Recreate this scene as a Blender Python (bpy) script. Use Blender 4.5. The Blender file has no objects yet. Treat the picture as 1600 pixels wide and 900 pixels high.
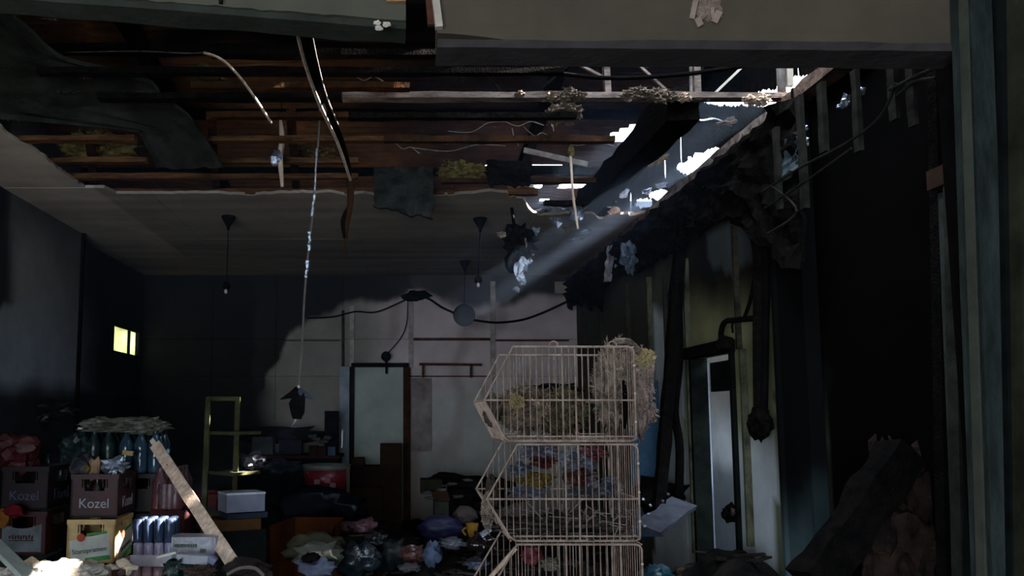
import bpy, bmesh, math, random
from mathutils import Vector, Matrix, noise
random.seed(7)
R = math.radians
SC = bpy.context.scene
COL = SC.collection

# ------------------------------------------------------------------ camera
F, TH, CX, CY, EYE = 1300.0, R(6.0), 626.0, 513.4, 1.5
cam_d = bpy.data.cameras.new('camera')
cam_d.sensor_width = 36.0
cam_d.lens = F / 1600 * 36.0
cam_d.shift_x = (800 - CX) / 1600
cam_d.shift_y = (CY - 450) / 1600
cam_d.clip_start = 0.05
cam = bpy.data.objects.new('camera', cam_d)
cam.location = (0, 0, EYE)
cam.rotation_euler = (R(90) + TH, 0, 0)
COL.objects.link(cam)
SC.camera = cam

# ------------------------------------------------------------------ sky, sun, exposure
SKY = 5.0
w = bpy.data.worlds.new('sky')
SC.world = w
w.use_nodes = True
bg = w.node_tree.nodes['Background']
bg.inputs[0].default_value = (0.73, 0.86, 1.0, 1)
bg.inputs[1].default_value = SKY
sun_d = bpy.data.lights.new('sun', 'SUN')
sun_d.energy = 55.0
sun_d.angle = R(0.6)
sun_d.color = (1.0, 0.95, 0.88)
sun = bpy.data.objects.new('sun', sun_d)
SUNDIR = Vector((-0.83, -0.045, -0.555)).normalized()
sun.rotation_euler = SUNDIR.to_track_quat('-Z', 'Y').to_euler()
sun.location = (8, 5, 8)
COL.objects.link(sun)
SC.view_settings.view_transform = 'Standard'
SC.view_settings.look = 'None'
SC.view_settings.exposure = 1.0
SC.view_settings.gamma = 1.0
SC.view_settings.use_curve_mapping = False
SC.cycles.volume_step_rate = 4.0
SC.cycles.volume_max_steps = 64
SC.cycles.max_bounces = 8
SC.cycles.sample_clamp_indirect = 4.0


def portal(name, loc, sx, sy, direction):
    """portals only guide the sampling of the sky through the modelled openings; they give no light"""
    d = bpy.data.lights.new(name, 'AREA')
    d.shape = 'RECTANGLE'; d.size = sx; d.size_y = sy
    d.cycles.is_portal = True
    o = bpy.data.objects.new(name, d)
    o.location = loc
    o.rotation_euler = Vector(direction).to_track_quat('-Z', 'Y').to_euler()
    COL.objects.link(o)


portal('shell_opening_portal', (-1.6, -2.9, 1.2), 3.4, 2.4, (0, 1, 0))
portal('fallen_roof_portal', (3.5, 5.7, 3.95), 2.0, 7.0, (0, 0, -1))

# ------------------------------------------------------------------ projection helpers (pixel of the 1600x900 frame -> world)
ST, CT = math.sin(TH), math.cos(TH)


def ray(px, py):
    dx, dy = (px - CX) / F, (CY - py) / F
    return Vector((dx, CT - dy * ST, ST + dy * CT))


def P(px, py, Y):
    d = ray(px, py); return Vector((0, 0, EYE)) + d * (Y / d.y)


def PZ(px, py, z):
    d = ray(px, py); return Vector((0, 0, EYE)) + d * ((z - EYE) / d.z)


def PX(px, py, x):
    d = ray(px, py); return Vector((0, 0, EYE)) + d * (x / d.x)


def proj(p):
    v = Vector(p) - Vector((0, 0, EYE))
    fw = v.y * CT + v.z * ST
    up = -v.y * ST + v.z * CT
    return CX + F * v.x / fw, CY - F * up / fw


def nz(x, y=0, z=0): return noise.noise(Vector((x, y, z)))


def lerp(a, b, t): return a + (b - a) * t


def sm(a, b, x):
    t = max(0.0, min(1.0, (x - a) / (b - a) if a != b else 0.0)); return t * t * (3 - 2 * t)


def mix3(a, b, t): return tuple(lerp(a[i], b[i], t) for i in range(3))


def interp(pts, x):
    if x <= pts[0][0]: return pts[0][1]
    for (x0, y0), (x1, y1) in zip(pts, pts[1:]):
        if x <= x1: return lerp(y0, y1, (x - x0) / (x1 - x0))
    return pts[-1][1]


# ------------------------------------------------------------------ materials
MATS = {}
K = 1.0      # overall factor on the base colours of the clutter


def mat(name, col, rough=0.7, metal=0.0, var=0.35, scale=7.0, col2=None, bump=0.25, stretch=None, trans=0.0, attr=False, translucent=0.0):
    if name in MATS: return MATS[name]
    col = tuple(c * K for c in col); col2 = tuple(c * K for c in col2) if col2 else None
    m = bpy.data.materials.new(name); m.use_nodes = True
    nt = m.node_tree; N, L = nt.nodes, nt.links
    b = N['Principled BSDF']
    b.inputs['Roughness'].default_value = rough
    b.inputs['Metallic'].default_value = metal
    if rough >= 0.6: b.inputs['Specular IOR Level'].default_value = 0.0
    elif rough >= 0.4: b.inputs['Specular IOR Level'].default_value = 0.25
    if trans: b.inputs['Transmission Weight'].default_value = trans
    tc = N.new('ShaderNodeTexCoord'); mp = N.new('ShaderNodeMapping')
    L.new(tc.outputs['Object'], mp.inputs[0])
    if stretch: mp.inputs['Scale'].default_value = stretch
    n1 = N.new('ShaderNodeTexNoise'); n1.inputs['Scale'].default_value = scale
    n1.inputs['Detail'].default_value = 5; n1.inputs['Roughness'].default_value = 0.65
    L.new(mp.outputs[0], n1.inputs['Vector'])
    rp = N.new('ShaderNodeValToRGB'); rp.color_ramp.elements[0].position = 0.35; rp.color_ramp.elements[1].position = 0.68
    L.new(n1.outputs['Fac'], rp.inputs[0])
    mx = N.new('ShaderNodeMix'); mx.data_type = 'RGBA'
    L.new(rp.outputs[0], mx.inputs['Factor'])
    if attr:
        at = N.new('ShaderNodeAttribute'); at.attribute_name = 'stain_and_shade'
        mu = N.new('ShaderNodeMix'); mu.data_type = 'RGBA'; mu.blend_type = 'MULTIPLY'; mu.inputs['Factor'].default_value = 1.0
        L.new(at.outputs['Color'], mu.inputs['A']); mu.inputs['B'].default_value = (1 - var,) * 3 + (1,)
        L.new(mu.outputs['Result'], mx.inputs['A']); L.new(at.outputs['Color'], mx.inputs['B'])
    else:
        c2 = col2 or tuple(c * (1 - var) for c in col)
        mx.inputs['A'].default_value = (*c2, 1); mx.inputs['B'].default_value = (*col, 1)
    L.new(mx.outputs['Result'], b.inputs['Base Color'])
    if bump:
        n2 = N.new('ShaderNodeTexNoise'); n2.inputs['Scale'].default_value = scale * 5
        n2.inputs['Detail'].default_value = 4
        L.new(mp.outputs[0], n2.inputs['Vector'])
        bp = N.new('ShaderNodeBump'); bp.inputs['Strength'].default_value = bump; bp.inputs['Distance'].default_value = 0.01
        L.new(n2.outputs['Fac'], bp.inputs['Height']); L.new(bp.outputs[0], b.inputs['Normal'])
    if translucent:
        t = N.new('ShaderNodeBsdfTranslucent'); ms = N.new('ShaderNodeMixShader'); ms.inputs[0].default_value = translucent
        L.new(mx.outputs['Result'], t.inputs[0])
        L.new(b.outputs[0], ms.inputs[1]); L.new(t.outputs[0], ms.inputs[2])
        L.new(ms.outputs[0], N['Material Output'].inputs['Surface'])
    MATS[name] = m
    return m


M_soot = mat('soot', (0.009, 0.008, 0.008), 0.9, col2=(0.004, 0.004, 0.004))
M_char = mat('charred_wood', (0.012, 0.010, 0.009), 0.75, col2=(0.004, 0.004, 0.004), scale=20, bump=0.8)
M_charbrown = mat('scorched_brown_wood', (0.060, 0.026, 0.012), 0.8, col2=(0.02, 0.012, 0.008), scale=12, bump=0.5)
M_joist = mat('scorched_joist', (0.16, 0.075, 0.032), 0.8, col2=(0.035, 0.018, 0.010), scale=5, bump=0.4, stretch=(1, 6, 6))
M_pale = mat('pale_dusty_wood', (0.92, 0.72, 0.56), 0.8, col2=(0.50, 0.35, 0.25), scale=6, bump=0.4, stretch=(5, 5, 1))
M_steel = mat('dusty_steel', (0.30, 0.28, 0.26), 0.6, 0.3, col2=(0.10, 0.07, 0.06), scale=9)
M_rust = mat('rusty_steel', (0.14, 0.055, 0.035), 0.8, 0.1, col2=(0.04, 0.018, 0.014), scale=14)
M_wire = mat('dusty_basket_wire', (0.50, 0.37, 0.30), 0.6, 0.0, col2=(0.24, 0.165, 0.125), scale=25, bump=0)
M_foil = mat('crinkled_foil', (0.62, 0.66, 0.74), 0.28, 0.85, col2=(0.30, 0.34, 0.42), scale=18, bump=0.5)
M_film = mat('torn_plastic_film', (0.55, 0.62, 0.75), 0.35, 0.0, col2=(0.30, 0.36, 0.48), scale=15, bump=0.5, translucent=0.4)
M_wool = mat('yellow_mineral_wool', (0.26, 0.20, 0.07), 0.95, col2=(0.07, 0.055, 0.02), scale=22, bump=1.0)
M_woolgrey = mat('sooty_mineral_wool', (0.44, 0.33, 0.25), 0.95, col2=(0.09, 0.07, 0.055), scale=20, bump=1.0)
M_wall = mat('stained_shaded_wall', (1, 1, 1), 0.85, attr=True, var=0.22, scale=3.5, bump=0.15)
M_roof = mat('stained_shaded_roof_sheet', (1, 1, 1), 0.7, attr=True, var=0.5, scale=5, bump=0.1)
M_ash = mat('grey_ash', (0.21, 0.20, 0.16), 0.95, col2=(0.08, 0.08, 0.065), scale=16, bump=0.8)
M_rubble = mat('burnt_rubble', (0.022, 0.019, 0.017), 0.95, col2=(0.005, 0.005, 0.005), scale=6, bump=1.0)
M_lintel = mat('painted_lintel', (0.128, 0.098, 0.068), 0.75, col2=(0.092, 0.074, 0.054), scale=3, bump=0.1)
M_lintel2 = mat('sooty_lintel', (0.110, 0.104, 0.075), 0.75, col2=(0.078, 0.075, 0.054), scale=3, bump=0.1)
M_cream = mat('cream_metal', (0.75, 0.66, 0.55), 0.5, col2=(0.5, 0.4, 0.32), scale=8, bump=0.1)
M_frame_green = mat('grey_green_frame', (0.048, 0.060, 0.055), 0.6, col2=(0.020, 0.024, 0.021), scale=5, bump=0.3, stretch=(4, 4, 1))
M_frame_dark = mat('dark_frame', (0.014, 0.017, 0.015), 0.7, col2=(0.006, 0.007, 0.006), scale=6, bump=0.3)
M_frame_brown = mat('brown_green_frame', (0.045, 0.043, 0.027), 0.7, col2=(0.018, 0.018, 0.012), scale=6, bump=0.3)
M_teal = mat('teal_painted_column', (0.055, 0.085, 0.09), 0.7, col2=(0.016, 0.02, 0.02), scale=4, bump=0.3, stretch=(3, 3, 0.6))


# ------------------------------------------------------------------ mesh builder
ORIG = {}


class MB:
    def __init__(s): s.v = []; s.f = []; s.c = None

    def quad(s, *ps):
        i = len(s.v); s.v += [Vector(p) for p in ps]; s.f.append(tuple(range(i, i + len(ps)))); return s

    def box(s, c, size, rot=None, skew=None):
        c = Vector(c); hx, hy, hz = size[0] / 2, size[1] / 2, size[2] / 2
        i = len(s.v)
        for z in (-hz, hz):
            for x, y in ((-hx, -hy), (hx, -hy), (hx, hy), (-hx, hy)):
                p = Vector((x, y, z))
                if skew: p = skew(p)
                if rot is not None: p = rot @ p
                s.v.append(c + p)
        for f in ((0, 3, 2, 1), (4, 5, 6, 7), (0, 1, 5, 4), (1, 2, 6, 5), (2, 3, 7, 6), (3, 0, 4, 7)):
            s.f.append(tuple(i + k for k in f))
        return s

    def bb(s, x0, x1, y0, y1, z0, z1):
        return s.box(((x0 + x1) / 2, (y0 + y1) / 2, (z0 + z1) / 2), (abs(x1 - x0), abs(y1 - y0), abs(z1 - z0)))

    def bar(s, p, q, w, h, up=(0, 0, 1), rough=0.0, seg=1):
        p, q = Vector(p), Vector(q); d = (q - p); L = d.length; d.normalize()
        u = Vector(up)
        if abs(d.dot(u)) > 0.98: u = Vector((0, 1, 0))
        a = d.cross(u).normalized(); b = a.cross(d).normalized()
        i = len(s.v)
        for k in range(seg + 1):
            c = p + d * L * k / seg
            for sx, sy in ((-1, -1), (1, -1), (1, 1), (-1, 1)):
                jw = 1 + rough * nz(c.x * 7 + sx * 3, c.y * 7 + sy * 5, c.z * 7)
                s.v.append(c + a * sx * w / 2 * jw + b * sy * h / 2 * jw)
        for k in range(seg):
            for e in range(4):
                a0 = i + k * 4 + e; a1 = i + k * 4 + (e + 1) % 4
                s.f.append((a0, a1, a1 + 4, a0 + 4))
        s.f.append((i + 3, i + 2, i + 1, i)); e = i + seg * 4
        s.f.append((e, e + 1, e + 2, e + 3))
        return s

    def tube(s, pts, r, n=6, closed=False):
        pts = [Vector(p) for p in pts]; m = len(pts); i = len(s.v)
        rr = r if callable(r) else (lambda t: r)
        prev = None
        for k, p in enumerate(pts):
            if closed: d = pts[(k + 1) % m] - pts[k - 1]
            else: d = pts[min(k + 1, m - 1)] - pts[max(k - 1, 0)]
            d.normalize()
            u = prev if prev is not None else (Vector((0, 0, 1)) if abs(d.z) < 0.9 else Vector((0, 1, 0)))
            a = (u - d * u.dot(d))
            if a.length < 1e-6: a = Vector((1, 0, 0))
            a.normalize(); b = d.cross(a); prev = a
            rad = rr(k / max(1, m - 1))
            for j in range(n):
                t = 2 * math.pi * j / n
                s.v.append(p + (a * math.cos(t) + b * math.sin(t)) * rad)
        rng = m if closed else m - 1
        for k in range(rng):
            k2 = (k + 1) % m
            for j in range(n):
                j2 = (j + 1) % n
                s.f.append((i + k * n + j, i + k * n + j2, i + k2 * n + j2, i + k2 * n + j))
        if not closed:
            s.f.append(tuple(i + j for j in reversed(range(n))))
            s.f.append(tuple(i + (m - 1) * n + j for j in range(n)))
        return s

    def lathe(s, c, prof, n=12, axis='z'):
        c = Vector(c); i = len(s.v); m = len(prof)
        for r, h in prof:
            for j in range(n):
                t = 2 * math.pi * j / n
                p = Vector((r * math.cos(t), r * math.sin(t), h))
                if axis == 'y': p = Vector((p.x, h, p.y))
                if axis == 'x': p = Vector((h, p.x, p.y))
                s.v.append(c + p)
        for k in range(m - 1):
            for j in range(n):
                j2 = (j + 1) % n
                s.f.append((i + k * n + j, i + k * n + j2, i + (k + 1) * n + j2, i + (k + 1) * n + j))
        s.f.append(tuple(i + j for j in reversed(range(n))))
        s.f.append(tuple(i + (m - 1) * n + j for j in range(n)))
        return s

    def sheet(s, fn, nu, nv, keep=None, col=None, thick=0.0, normal=None):
        """grid of fn(u,v) points; keep(u,v) drops cells; optional stain colours; thick extrudes along normal"""
        i = len(s.v); pts = []
        if col is not None and s.c is None: s.c = [(0.02, 0.02, 0.02)] * i
        for a in range(nu + 1):
            for b in range(nv + 1):
                p = Vector(fn(a / nu, b / nv)); pts.append(p); s.v.append(p)
                if s.c is not None: s.c.append(col(p) if col else (0.1, 0.1, 0.1))
        top = []
        for a in range(nu):
            for b in range(nv):
                if keep and not keep((a + .5) / nu, (b + .5) / nv): continue
                top.append((i + a * (nv + 1) + b, i + (a + 1) * (nv + 1) + b, i + (a + 1) * (nv + 1) + b + 1, i + a * (nv + 1) + b + 1))
        s.f += top
        if thick:
            n = Vector(normal); off = len(pts)
            for p in pts:
                s.v.append(p + n * thick)
                if s.c is not None: s.c.append(col(p) if col else (0.1, 0.1, 0.1))
            edges = {}
            for f in top:
                s.f.append(tuple(k + off for k in reversed(f)))
                for a, b in zip(f, f[1:] + f[:1]):
                    if (b, a) in edges: del edges[(b, a)]
                    else: edges[(a, b)] = 1
            for a, b in edges: s.f.append((b, a, a + off, b + off))
        return s

    def blob(s, c, size, sub=2, amp=0.25, freq=3.0, seed=0, rot=None, flat=0.0, fuzz=0):
        bm = bmesh.new(); bmesh.ops.create_icosphere(bm, subdivisions=sub, radius=1.0)
        i = len(s.v); c = Vector(c)
        for v in bm.verts:
            p = v.co.copy()
            k = 1 + amp * noise.noise(p * freq + Vector((seed * 3.1, seed * 1.7, seed))) * 1.6 + amp * 0.6 * noise.noise(p * freq * 2.7 + Vector((seed, 9, seed)))
            p = Vector((p.x * size[0] * k, p.y * size[1] * k, p.z * size[2] * k))
            if flat and p.z < -size[2] * flat: p.z = -size[2] * flat
            if rot is not None: p = rot @ p
            s.v.append(c + p)
        for f in bm.faces: s.f.append(tuple(i + v.index for v in f.verts))
        if fuzz:
            rr_f = random.Random(int(seed * 10) + 5)
            vv = [s.v[i + v.index] for v in bm.verts]
            for _ in range(fuzz):
                p = rr_f.choice(vv); d_ = (p - c); d_.normalize()
                d_ = (d_ + Vector((rr_f.uniform(-1, 1), rr_f.uniform(-1, 1), rr_f.uniform(-1, 1)))).normalized() * rr_f.uniform(.2, .45) * min(size[0], size[2])
                a_ = d_.cross(Vector((0, 1, .2))).normalized() * .0035
                k_ = len(s.v); s.v += [p - a_, p + a_, p + d_ * .6 + a_ * .6, p + d_]
                s.f.append((k_, k_ + 1, k_ + 2, k_ + 3))
        bm.free(); return s

    def build(s, name, m, parent=None, smooth=False):
        me = bpy.data.meshes.new(name)
        o_ = ORIG.get(parent.name, Vector((0, 0, 0))) if parent else Vector((0, 0, 0))
        me.from_pydata([v - o_ for v in s.v], [], s.f); me.validate(); me.update()
        if s.c is not None and len(s.c) == len(me.vertices):
            at = me.color_attributes.new('stain_and_shade', 'FLOAT_COLOR', 'POINT')
            buf = []
            for c in s.c: buf += [c[0], c[1], c[2], 1.0]
            at.data.foreach_set('color', buf)
        if smooth: me.shade_smooth()
        me.materials.append(m)
        o = bpy.data.objects.new(name, me); COL.objects.link(o)
        if parent:
            o.parent = parent; ORIG[o.name] = o_
        return o


def tag(o, label=None, cat=None, group=None, kind=None):
    if label: o['label'] = label
    if cat: o['category'] = cat
    if group: o['group'] = group
    if kind: o['kind'] = kind
    return o


def thing(name, label, cat, loc=(0, 0, 0), group=None):
    o = bpy.data.objects.new(name, None); o.empty_display_size = 0.1
    o.location = loc; COL.objects.link(o); ORIG[o.name] = Vector(loc)
    return tag(o, label, cat, group)


def struct(o): o['kind'] = 'structure'; return o


def rebase(o):
    """move a top-level mesh's origin to the middle of its underside"""
    me = o.data; vs = [v.co for v in me.vertices]
    c = Vector(((min(v.x for v in vs) + max(v.x for v in vs)) / 2, (min(v.y for v in vs) + max(v.y for v in vs)) / 2, min(v.z for v in vs)))
    me.transform(Matrix.Translation(-c)); o.location = c
    ORIG[o.name] = c
    return o


def curve(pts, n=8):
    """Catmull-Rom through pts"""
    pts = [Vector(p) for p in pts]; out = []
    for i in range(len(pts) - 1):
        p0 = pts[max(i - 1, 0)]; p1 = pts[i]; p2 = pts[i + 1]; p3 = pts[min(i + 2, len(pts) - 1)]
        for k in range(n):
            t = k / n
            out.append(0.5 * ((2 * p1) + (p2 - p0) * t + (2 * p0 - 5 * p1 + 4 * p2 - p3) * t * t + (3 * p1 - p0 - 3 * p2 + p3) * t ** 3))
    out.append(pts[-1]); return out


def copy_tree(o, parent=None, loc=None, rz=None):
    c = o.copy(); COL.objects.link(c)
    if parent: c.parent = parent
    if loc is not None: c.location = loc
    if rz is not None: c.rotation_euler = (0, 0, rz)
    for ch in list(o.children): copy_tree(ch, c)
    return c


def text_mesh(name, body, size, m, parent, loc, rot, extrude=0.001):
    cu = bpy.data.curves.new(name, 'FONT'); cu.body = body; cu.size = size; cu.extrude = extrude
    cu.align_x = 'CENTER'; cu.align_y = 'CENTER'
    t = bpy.data.objects.new(name, cu); COL.objects.link(t)
    dg = bpy.context.evaluated_depsgraph_get()
    me = bpy.data.meshes.new_from_object(t.evaluated_get(dg)); bpy.data.objects.remove(t)
    me.materials.clear(); me.materials.append(m)
    o = bpy.data.objects.new(name, me); COL.objects.link(o)
    o.parent = parent; o.location = loc; o.rotation_euler = rot
    return o


# ------------------------------------------------------------------ room dimensions
XL, XR, YB, YF, ZC = -2.715, 1.94, 9.1, 2.2, 3.05
SOOT_AND_SHADE = (0.0045, 0.004, 0.004)


def roofz(y): return 3.42 + (YB - y) * 0.085


# ------------------------------------------------------------------ floor
m = MB(); m.bb(-4.2, 5.0, -3.2, 9.6, -0.1, 0.0)
struct(m.build('floor', mat('dirty_floor', (0.07, 0.065, 0.06), 0.9)))


# ------------------------------------------------------------------ back wall
CLEAN = (0.66, 0.54, 0.53)


def back_col(p):
    px, py = proj(p)
    px0, py0 = px, py
    py += 14 * nz(px * 0.02, py * 0.02, 3) + 5 * nz(px * 0.09, py * 0.07, 1)
    px += 14 * nz(py * 0.02, 7, px * 0.01)
    edge = interp([(400, 640), (432, 560), (450, 520), (500, 490), (545, 480), (600, 470), (640, 450), (690, 470), (730, 478), (770, 470), (890, 458)], px)
    s = 1 - sm(edge - 6, edge + 10, py)
    left = 1 - sm(395, 445, px)
    s = max(s * (0.90 if px > 640 else 0.965), left)
    c = CLEAN
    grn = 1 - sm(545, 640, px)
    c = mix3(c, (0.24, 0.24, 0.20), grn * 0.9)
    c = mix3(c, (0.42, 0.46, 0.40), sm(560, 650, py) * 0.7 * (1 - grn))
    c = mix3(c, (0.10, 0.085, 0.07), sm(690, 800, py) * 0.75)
    c = mix3(c, (0.30, 0.22, 0.19), 0.45 * sm(0.05, 0.5, nz(px * 0.03, py * 0.012, 5)))
    c = mix3(c, (0.22, 0.12, 0.09), 0.5 * (1 - sm(0, 16, abs(px0 - 650))) * sm(640, 700, py0))
    return mix3(c, (0.02, 0.02, 0.02), s)


wb = MB(); wb.bb(XL - 0.4, XR + 3.1, YB + 0.03, YB + 0.15, 0, 3.9)
wall_back = struct(wb.build('wall_back', M_soot))
cols = [XL - 0.3] + [P(x, 600, YB).x for x in (330, 430, 535, 641, 770)] + [XR]
rows = [0.0] + [P(700, y, YB).z for y in (588, 530)] + [ZC + 0.02]
for i in range(6):
    for j in range(3):
        x0, x1, z0, z1 = cols[i] + 0.002, cols[i + 1] - 0.002, rows[j] + 0.002, rows[j + 1] - 0.002
        s_ = MB().sheet(lambda u, v: (lerp(x0, x1, u), YB, lerp(z0, z1, v)), max(6, int((x1 - x0) / 0.03)), max(6, int((z1 - z0) / 0.03)), col=back_col, thick=0.03, normal=(0, 1, 0))
        s_.build('wall_panel', M_wall, wall_back)


def strip(name, pa, pb, w_, h_, m_, parent, col=None):
    return MB().bar(pa, pb, w_, h_).build(name, m_, parent)


M_batten = mat('painted_batten', (0.50, 0.45, 0.42), 0.8, col2=(0.28, 0.22, 0.19), scale=10)
M_batten_d = mat('sooty_batten', (0.07, 0.06, 0.042), 0.8, col2=(0.02, 0.018, 0.015), scale=10)
for x, ya, yb, wd, mt_ in ((536, 485, 600, .03, M_batten_d), (550, 478, 575, .05, M_batten), (642, 452, 575, .05, M_batten), (770, 440, 600, .055, M_batten), (637, 575, 575, .05, M_batten)):
    if yb > ya: MB().bar(P(x, ya, YB - .015), P(x, yb, YB - .015), .03, wd, up=(1, 0, 0)).build('batten', mt_, wall_back)
for xa, xb, y, hh in ((645, 766, 530, .03), (772, 889, 532, .018), (640, 765, 588, .012), (440, 532, 532, .01)):
    MB().bar(P(xa, y, YB - .012), P(xb, y, YB - .012), .02, hh).build('rusty_rail', M_rust, wall_back)
MB().bb(P(643, 600, YB).x, P(674, 600, YB).x, YB - .03, YB - .001, P(650, 705, YB).z, P(650, 591, YB).z).build('cover_board', mat('brown_grey_board', (0.34, 0.29, 0.27), 0.8, col2=(0.18, 0.14, 0.13), scale=5), wall_back)
# small pale patch in the corner under the ceiling
MB().bb(P(866, 445, YB).x, P(889, 445, YB).x, YB - .04, YB - .001, P(870, 459, YB).z, P(870, 441, YB).z).build('torn_board', mat('torn_board_pale', (0.45, 0.38, 0.33), 0.9), wall_back)

# door in the back wall
dr = struct(thing('door_1', None, None, P(593, 700, YB)))
dx0, dx1 = P(553, 650, YB - .05).x, P(630, 650, YB - .05).x
dz1 = P(590, 574, YB - .05).z
M_door = mat('pale_green_door', (0.42, 0.46, 0.40), 0.6, col2=(0.30, 0.33, 0.29), scale=3, bump=0.05)
MB().bb(dx0, dx1, YB - .06, YB - .012, .02, dz1).build('door_leaf', M_door, dr)
MB().bb(dx0 - .03, dx1 + .06, YB - .10, YB - .03, dz1, dz1 + .045).build('door_lintel', M_char, dr)
MB().bb(dx1, dx1 + .075, YB - .10, YB - .03, 0, dz1).build('door_jamb', M_charbrown, dr)
MB().bb(P(531, 650, YB - .15).x, P(546, 650, YB - .15).x, YB - .2, YB - .1, 0, dz1).build('door_post', mat('blue_grey_post', (0.27, 0.31, 0.36), 0.5, col2=(0.16, 0.18, 0.22), bump=0.05), dr)
MB().bb(P(546, 650, YB - .12).x, P(553, 650, YB - .12).x, YB - .14, YB - .03, 0, dz1).build('door_jamb', M_frame_dark, dr)
MB().bar(P(535, 672, YB - .22), P(534, 700, YB - .22), .015, .02).build('door_handle', mat('bright_handle', (.75, .75, .75), .3, .6), dr)
# rusty coat rail beside the door
t = thing('wall_bar', 'rusty steel bar on two short brackets, on the back wall right of the pale door', 'bar', P(702, 569, YB - .1))
MB().bar(P(655, 569, YB - .1), P(753, 570, YB - .1), .025, .025).build('bar', M_rust, t)
for x in (661, 736):
    MB().bar(P(x, 570, YB - .1), P(x, 590, YB - .1), .025, .025).build('bracket', M_rust, t)
    MB().bar(P(x, 588, YB - .1), P(x, 588, YB), .02, .02).build('bracket', M_rust, t)
# lamp over the door
t = thing('door_lamp', 'small round black lamp on a stem above the pale door', 'lamp', P(603, 575, YB - .12))
MB().lathe(P(603, 557, YB - .14), [(.02, -.05), (.052, -.04), (.055, 0), (.03, .05)], 12, 'y').build('lamp_head', M_soot, t, True)
MB().bar(P(603, 560, YB - .12), P(604, 584, YB - .12), .025, .025).build('stem', M_soot, t)
tag(rebase(MB().tube(curve([P(637, 462, YB - .05), P(636, 500, YB - .06), P(628, 525, YB - .06), P(606, 552, YB - .12)]), .006).build('lamp_cable', M_soot)), 'thin dark cable dropping from the soot edge to the black lamp over the door', 'cable')


# ------------------------------------------------------------------ left wall
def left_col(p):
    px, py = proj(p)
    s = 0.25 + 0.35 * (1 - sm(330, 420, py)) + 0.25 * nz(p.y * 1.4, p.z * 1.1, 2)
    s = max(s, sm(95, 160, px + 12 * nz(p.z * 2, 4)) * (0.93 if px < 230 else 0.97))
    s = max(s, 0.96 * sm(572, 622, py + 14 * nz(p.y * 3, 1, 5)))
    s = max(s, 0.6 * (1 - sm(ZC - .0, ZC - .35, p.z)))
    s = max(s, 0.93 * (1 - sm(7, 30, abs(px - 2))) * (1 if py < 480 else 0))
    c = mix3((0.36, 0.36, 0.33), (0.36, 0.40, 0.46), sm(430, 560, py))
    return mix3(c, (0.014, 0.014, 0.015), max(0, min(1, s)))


WX0, WX1 = PX(177, 530, XL - .12), PX(219, 535, XL - .12)
wy0, wy1 = WX0.y + .02, WX1.y - .02
wz0, wz1 = PX(180, 551, XL - .12).z, PX(190, 508, XL - .12).z


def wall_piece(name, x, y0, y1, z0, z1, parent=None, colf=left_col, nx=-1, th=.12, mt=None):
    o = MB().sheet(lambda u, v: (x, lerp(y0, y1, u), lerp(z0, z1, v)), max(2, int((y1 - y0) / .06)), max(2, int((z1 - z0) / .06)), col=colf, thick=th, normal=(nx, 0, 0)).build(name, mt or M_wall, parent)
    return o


PIER = PX(124, 480, XL).y
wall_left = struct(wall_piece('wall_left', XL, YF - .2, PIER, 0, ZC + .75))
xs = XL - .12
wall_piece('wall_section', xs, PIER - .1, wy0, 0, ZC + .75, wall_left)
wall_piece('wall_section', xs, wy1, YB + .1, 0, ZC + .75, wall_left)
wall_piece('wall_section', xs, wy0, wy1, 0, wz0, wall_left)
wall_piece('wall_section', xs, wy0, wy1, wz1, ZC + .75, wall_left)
MB().bar((XL + .01, PIER, 0), (XL + .01, PIER, ZC), .035, .03, up=(1, 0, 0)).build('corner_bead', M_soot, wall_left)
# little window with yellowed pane
wn = struct(thing('window_1', None, None, (xs, (wy0 + wy1) / 2, wz0)))
M_pane = mat('yellowed_pane', (0.74, 0.70, 0.44), 0.6, col2=(0.40, 0.38, 0.22), scale=5, bump=0, translucent=0.9)
ym = lerp(wy0, wy1, .66)
MB().bb(xs - .05, xs - .04, wy0, ym, wz0, wz1).build('pane', M_pane, wn)
MB().bb(xs - .05, xs - .04, ym, wy1, wz0, wz1).build('pane', M_pane, wn)
MB().bb(xs - .055, xs - .015, ym - .012, ym + .012, wz0, wz1).build('mullion', M_frame_dark, wn)
for a, b, c, d in ((wy0, wy0 + .02, wz0, wz1), (wy1 - .02, wy1, wz0, wz1), (wy0, wy1, wz0, wz0 + .02), (wy0, wy1, wz1 - .02, wz1)):
    MB().bb(xs - .055, xs - .005, a, b, c, d).build('window_frame', M_frame_dark, wn)


# ------------------------------------------------------------------ ceiling remains
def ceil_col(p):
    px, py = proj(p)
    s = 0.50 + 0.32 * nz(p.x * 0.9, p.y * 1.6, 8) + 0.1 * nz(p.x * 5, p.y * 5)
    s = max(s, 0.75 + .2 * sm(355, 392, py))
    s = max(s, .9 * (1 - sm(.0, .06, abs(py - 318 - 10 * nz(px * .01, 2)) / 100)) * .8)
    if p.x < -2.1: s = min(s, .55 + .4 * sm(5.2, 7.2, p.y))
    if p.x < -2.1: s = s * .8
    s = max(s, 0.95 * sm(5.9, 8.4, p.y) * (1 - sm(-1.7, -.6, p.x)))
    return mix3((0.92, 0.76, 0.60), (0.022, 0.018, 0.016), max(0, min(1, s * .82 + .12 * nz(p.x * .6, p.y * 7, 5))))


YH = PZ(500, 303, ZC).y
XH = PZ(100, 270, ZC).x


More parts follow.
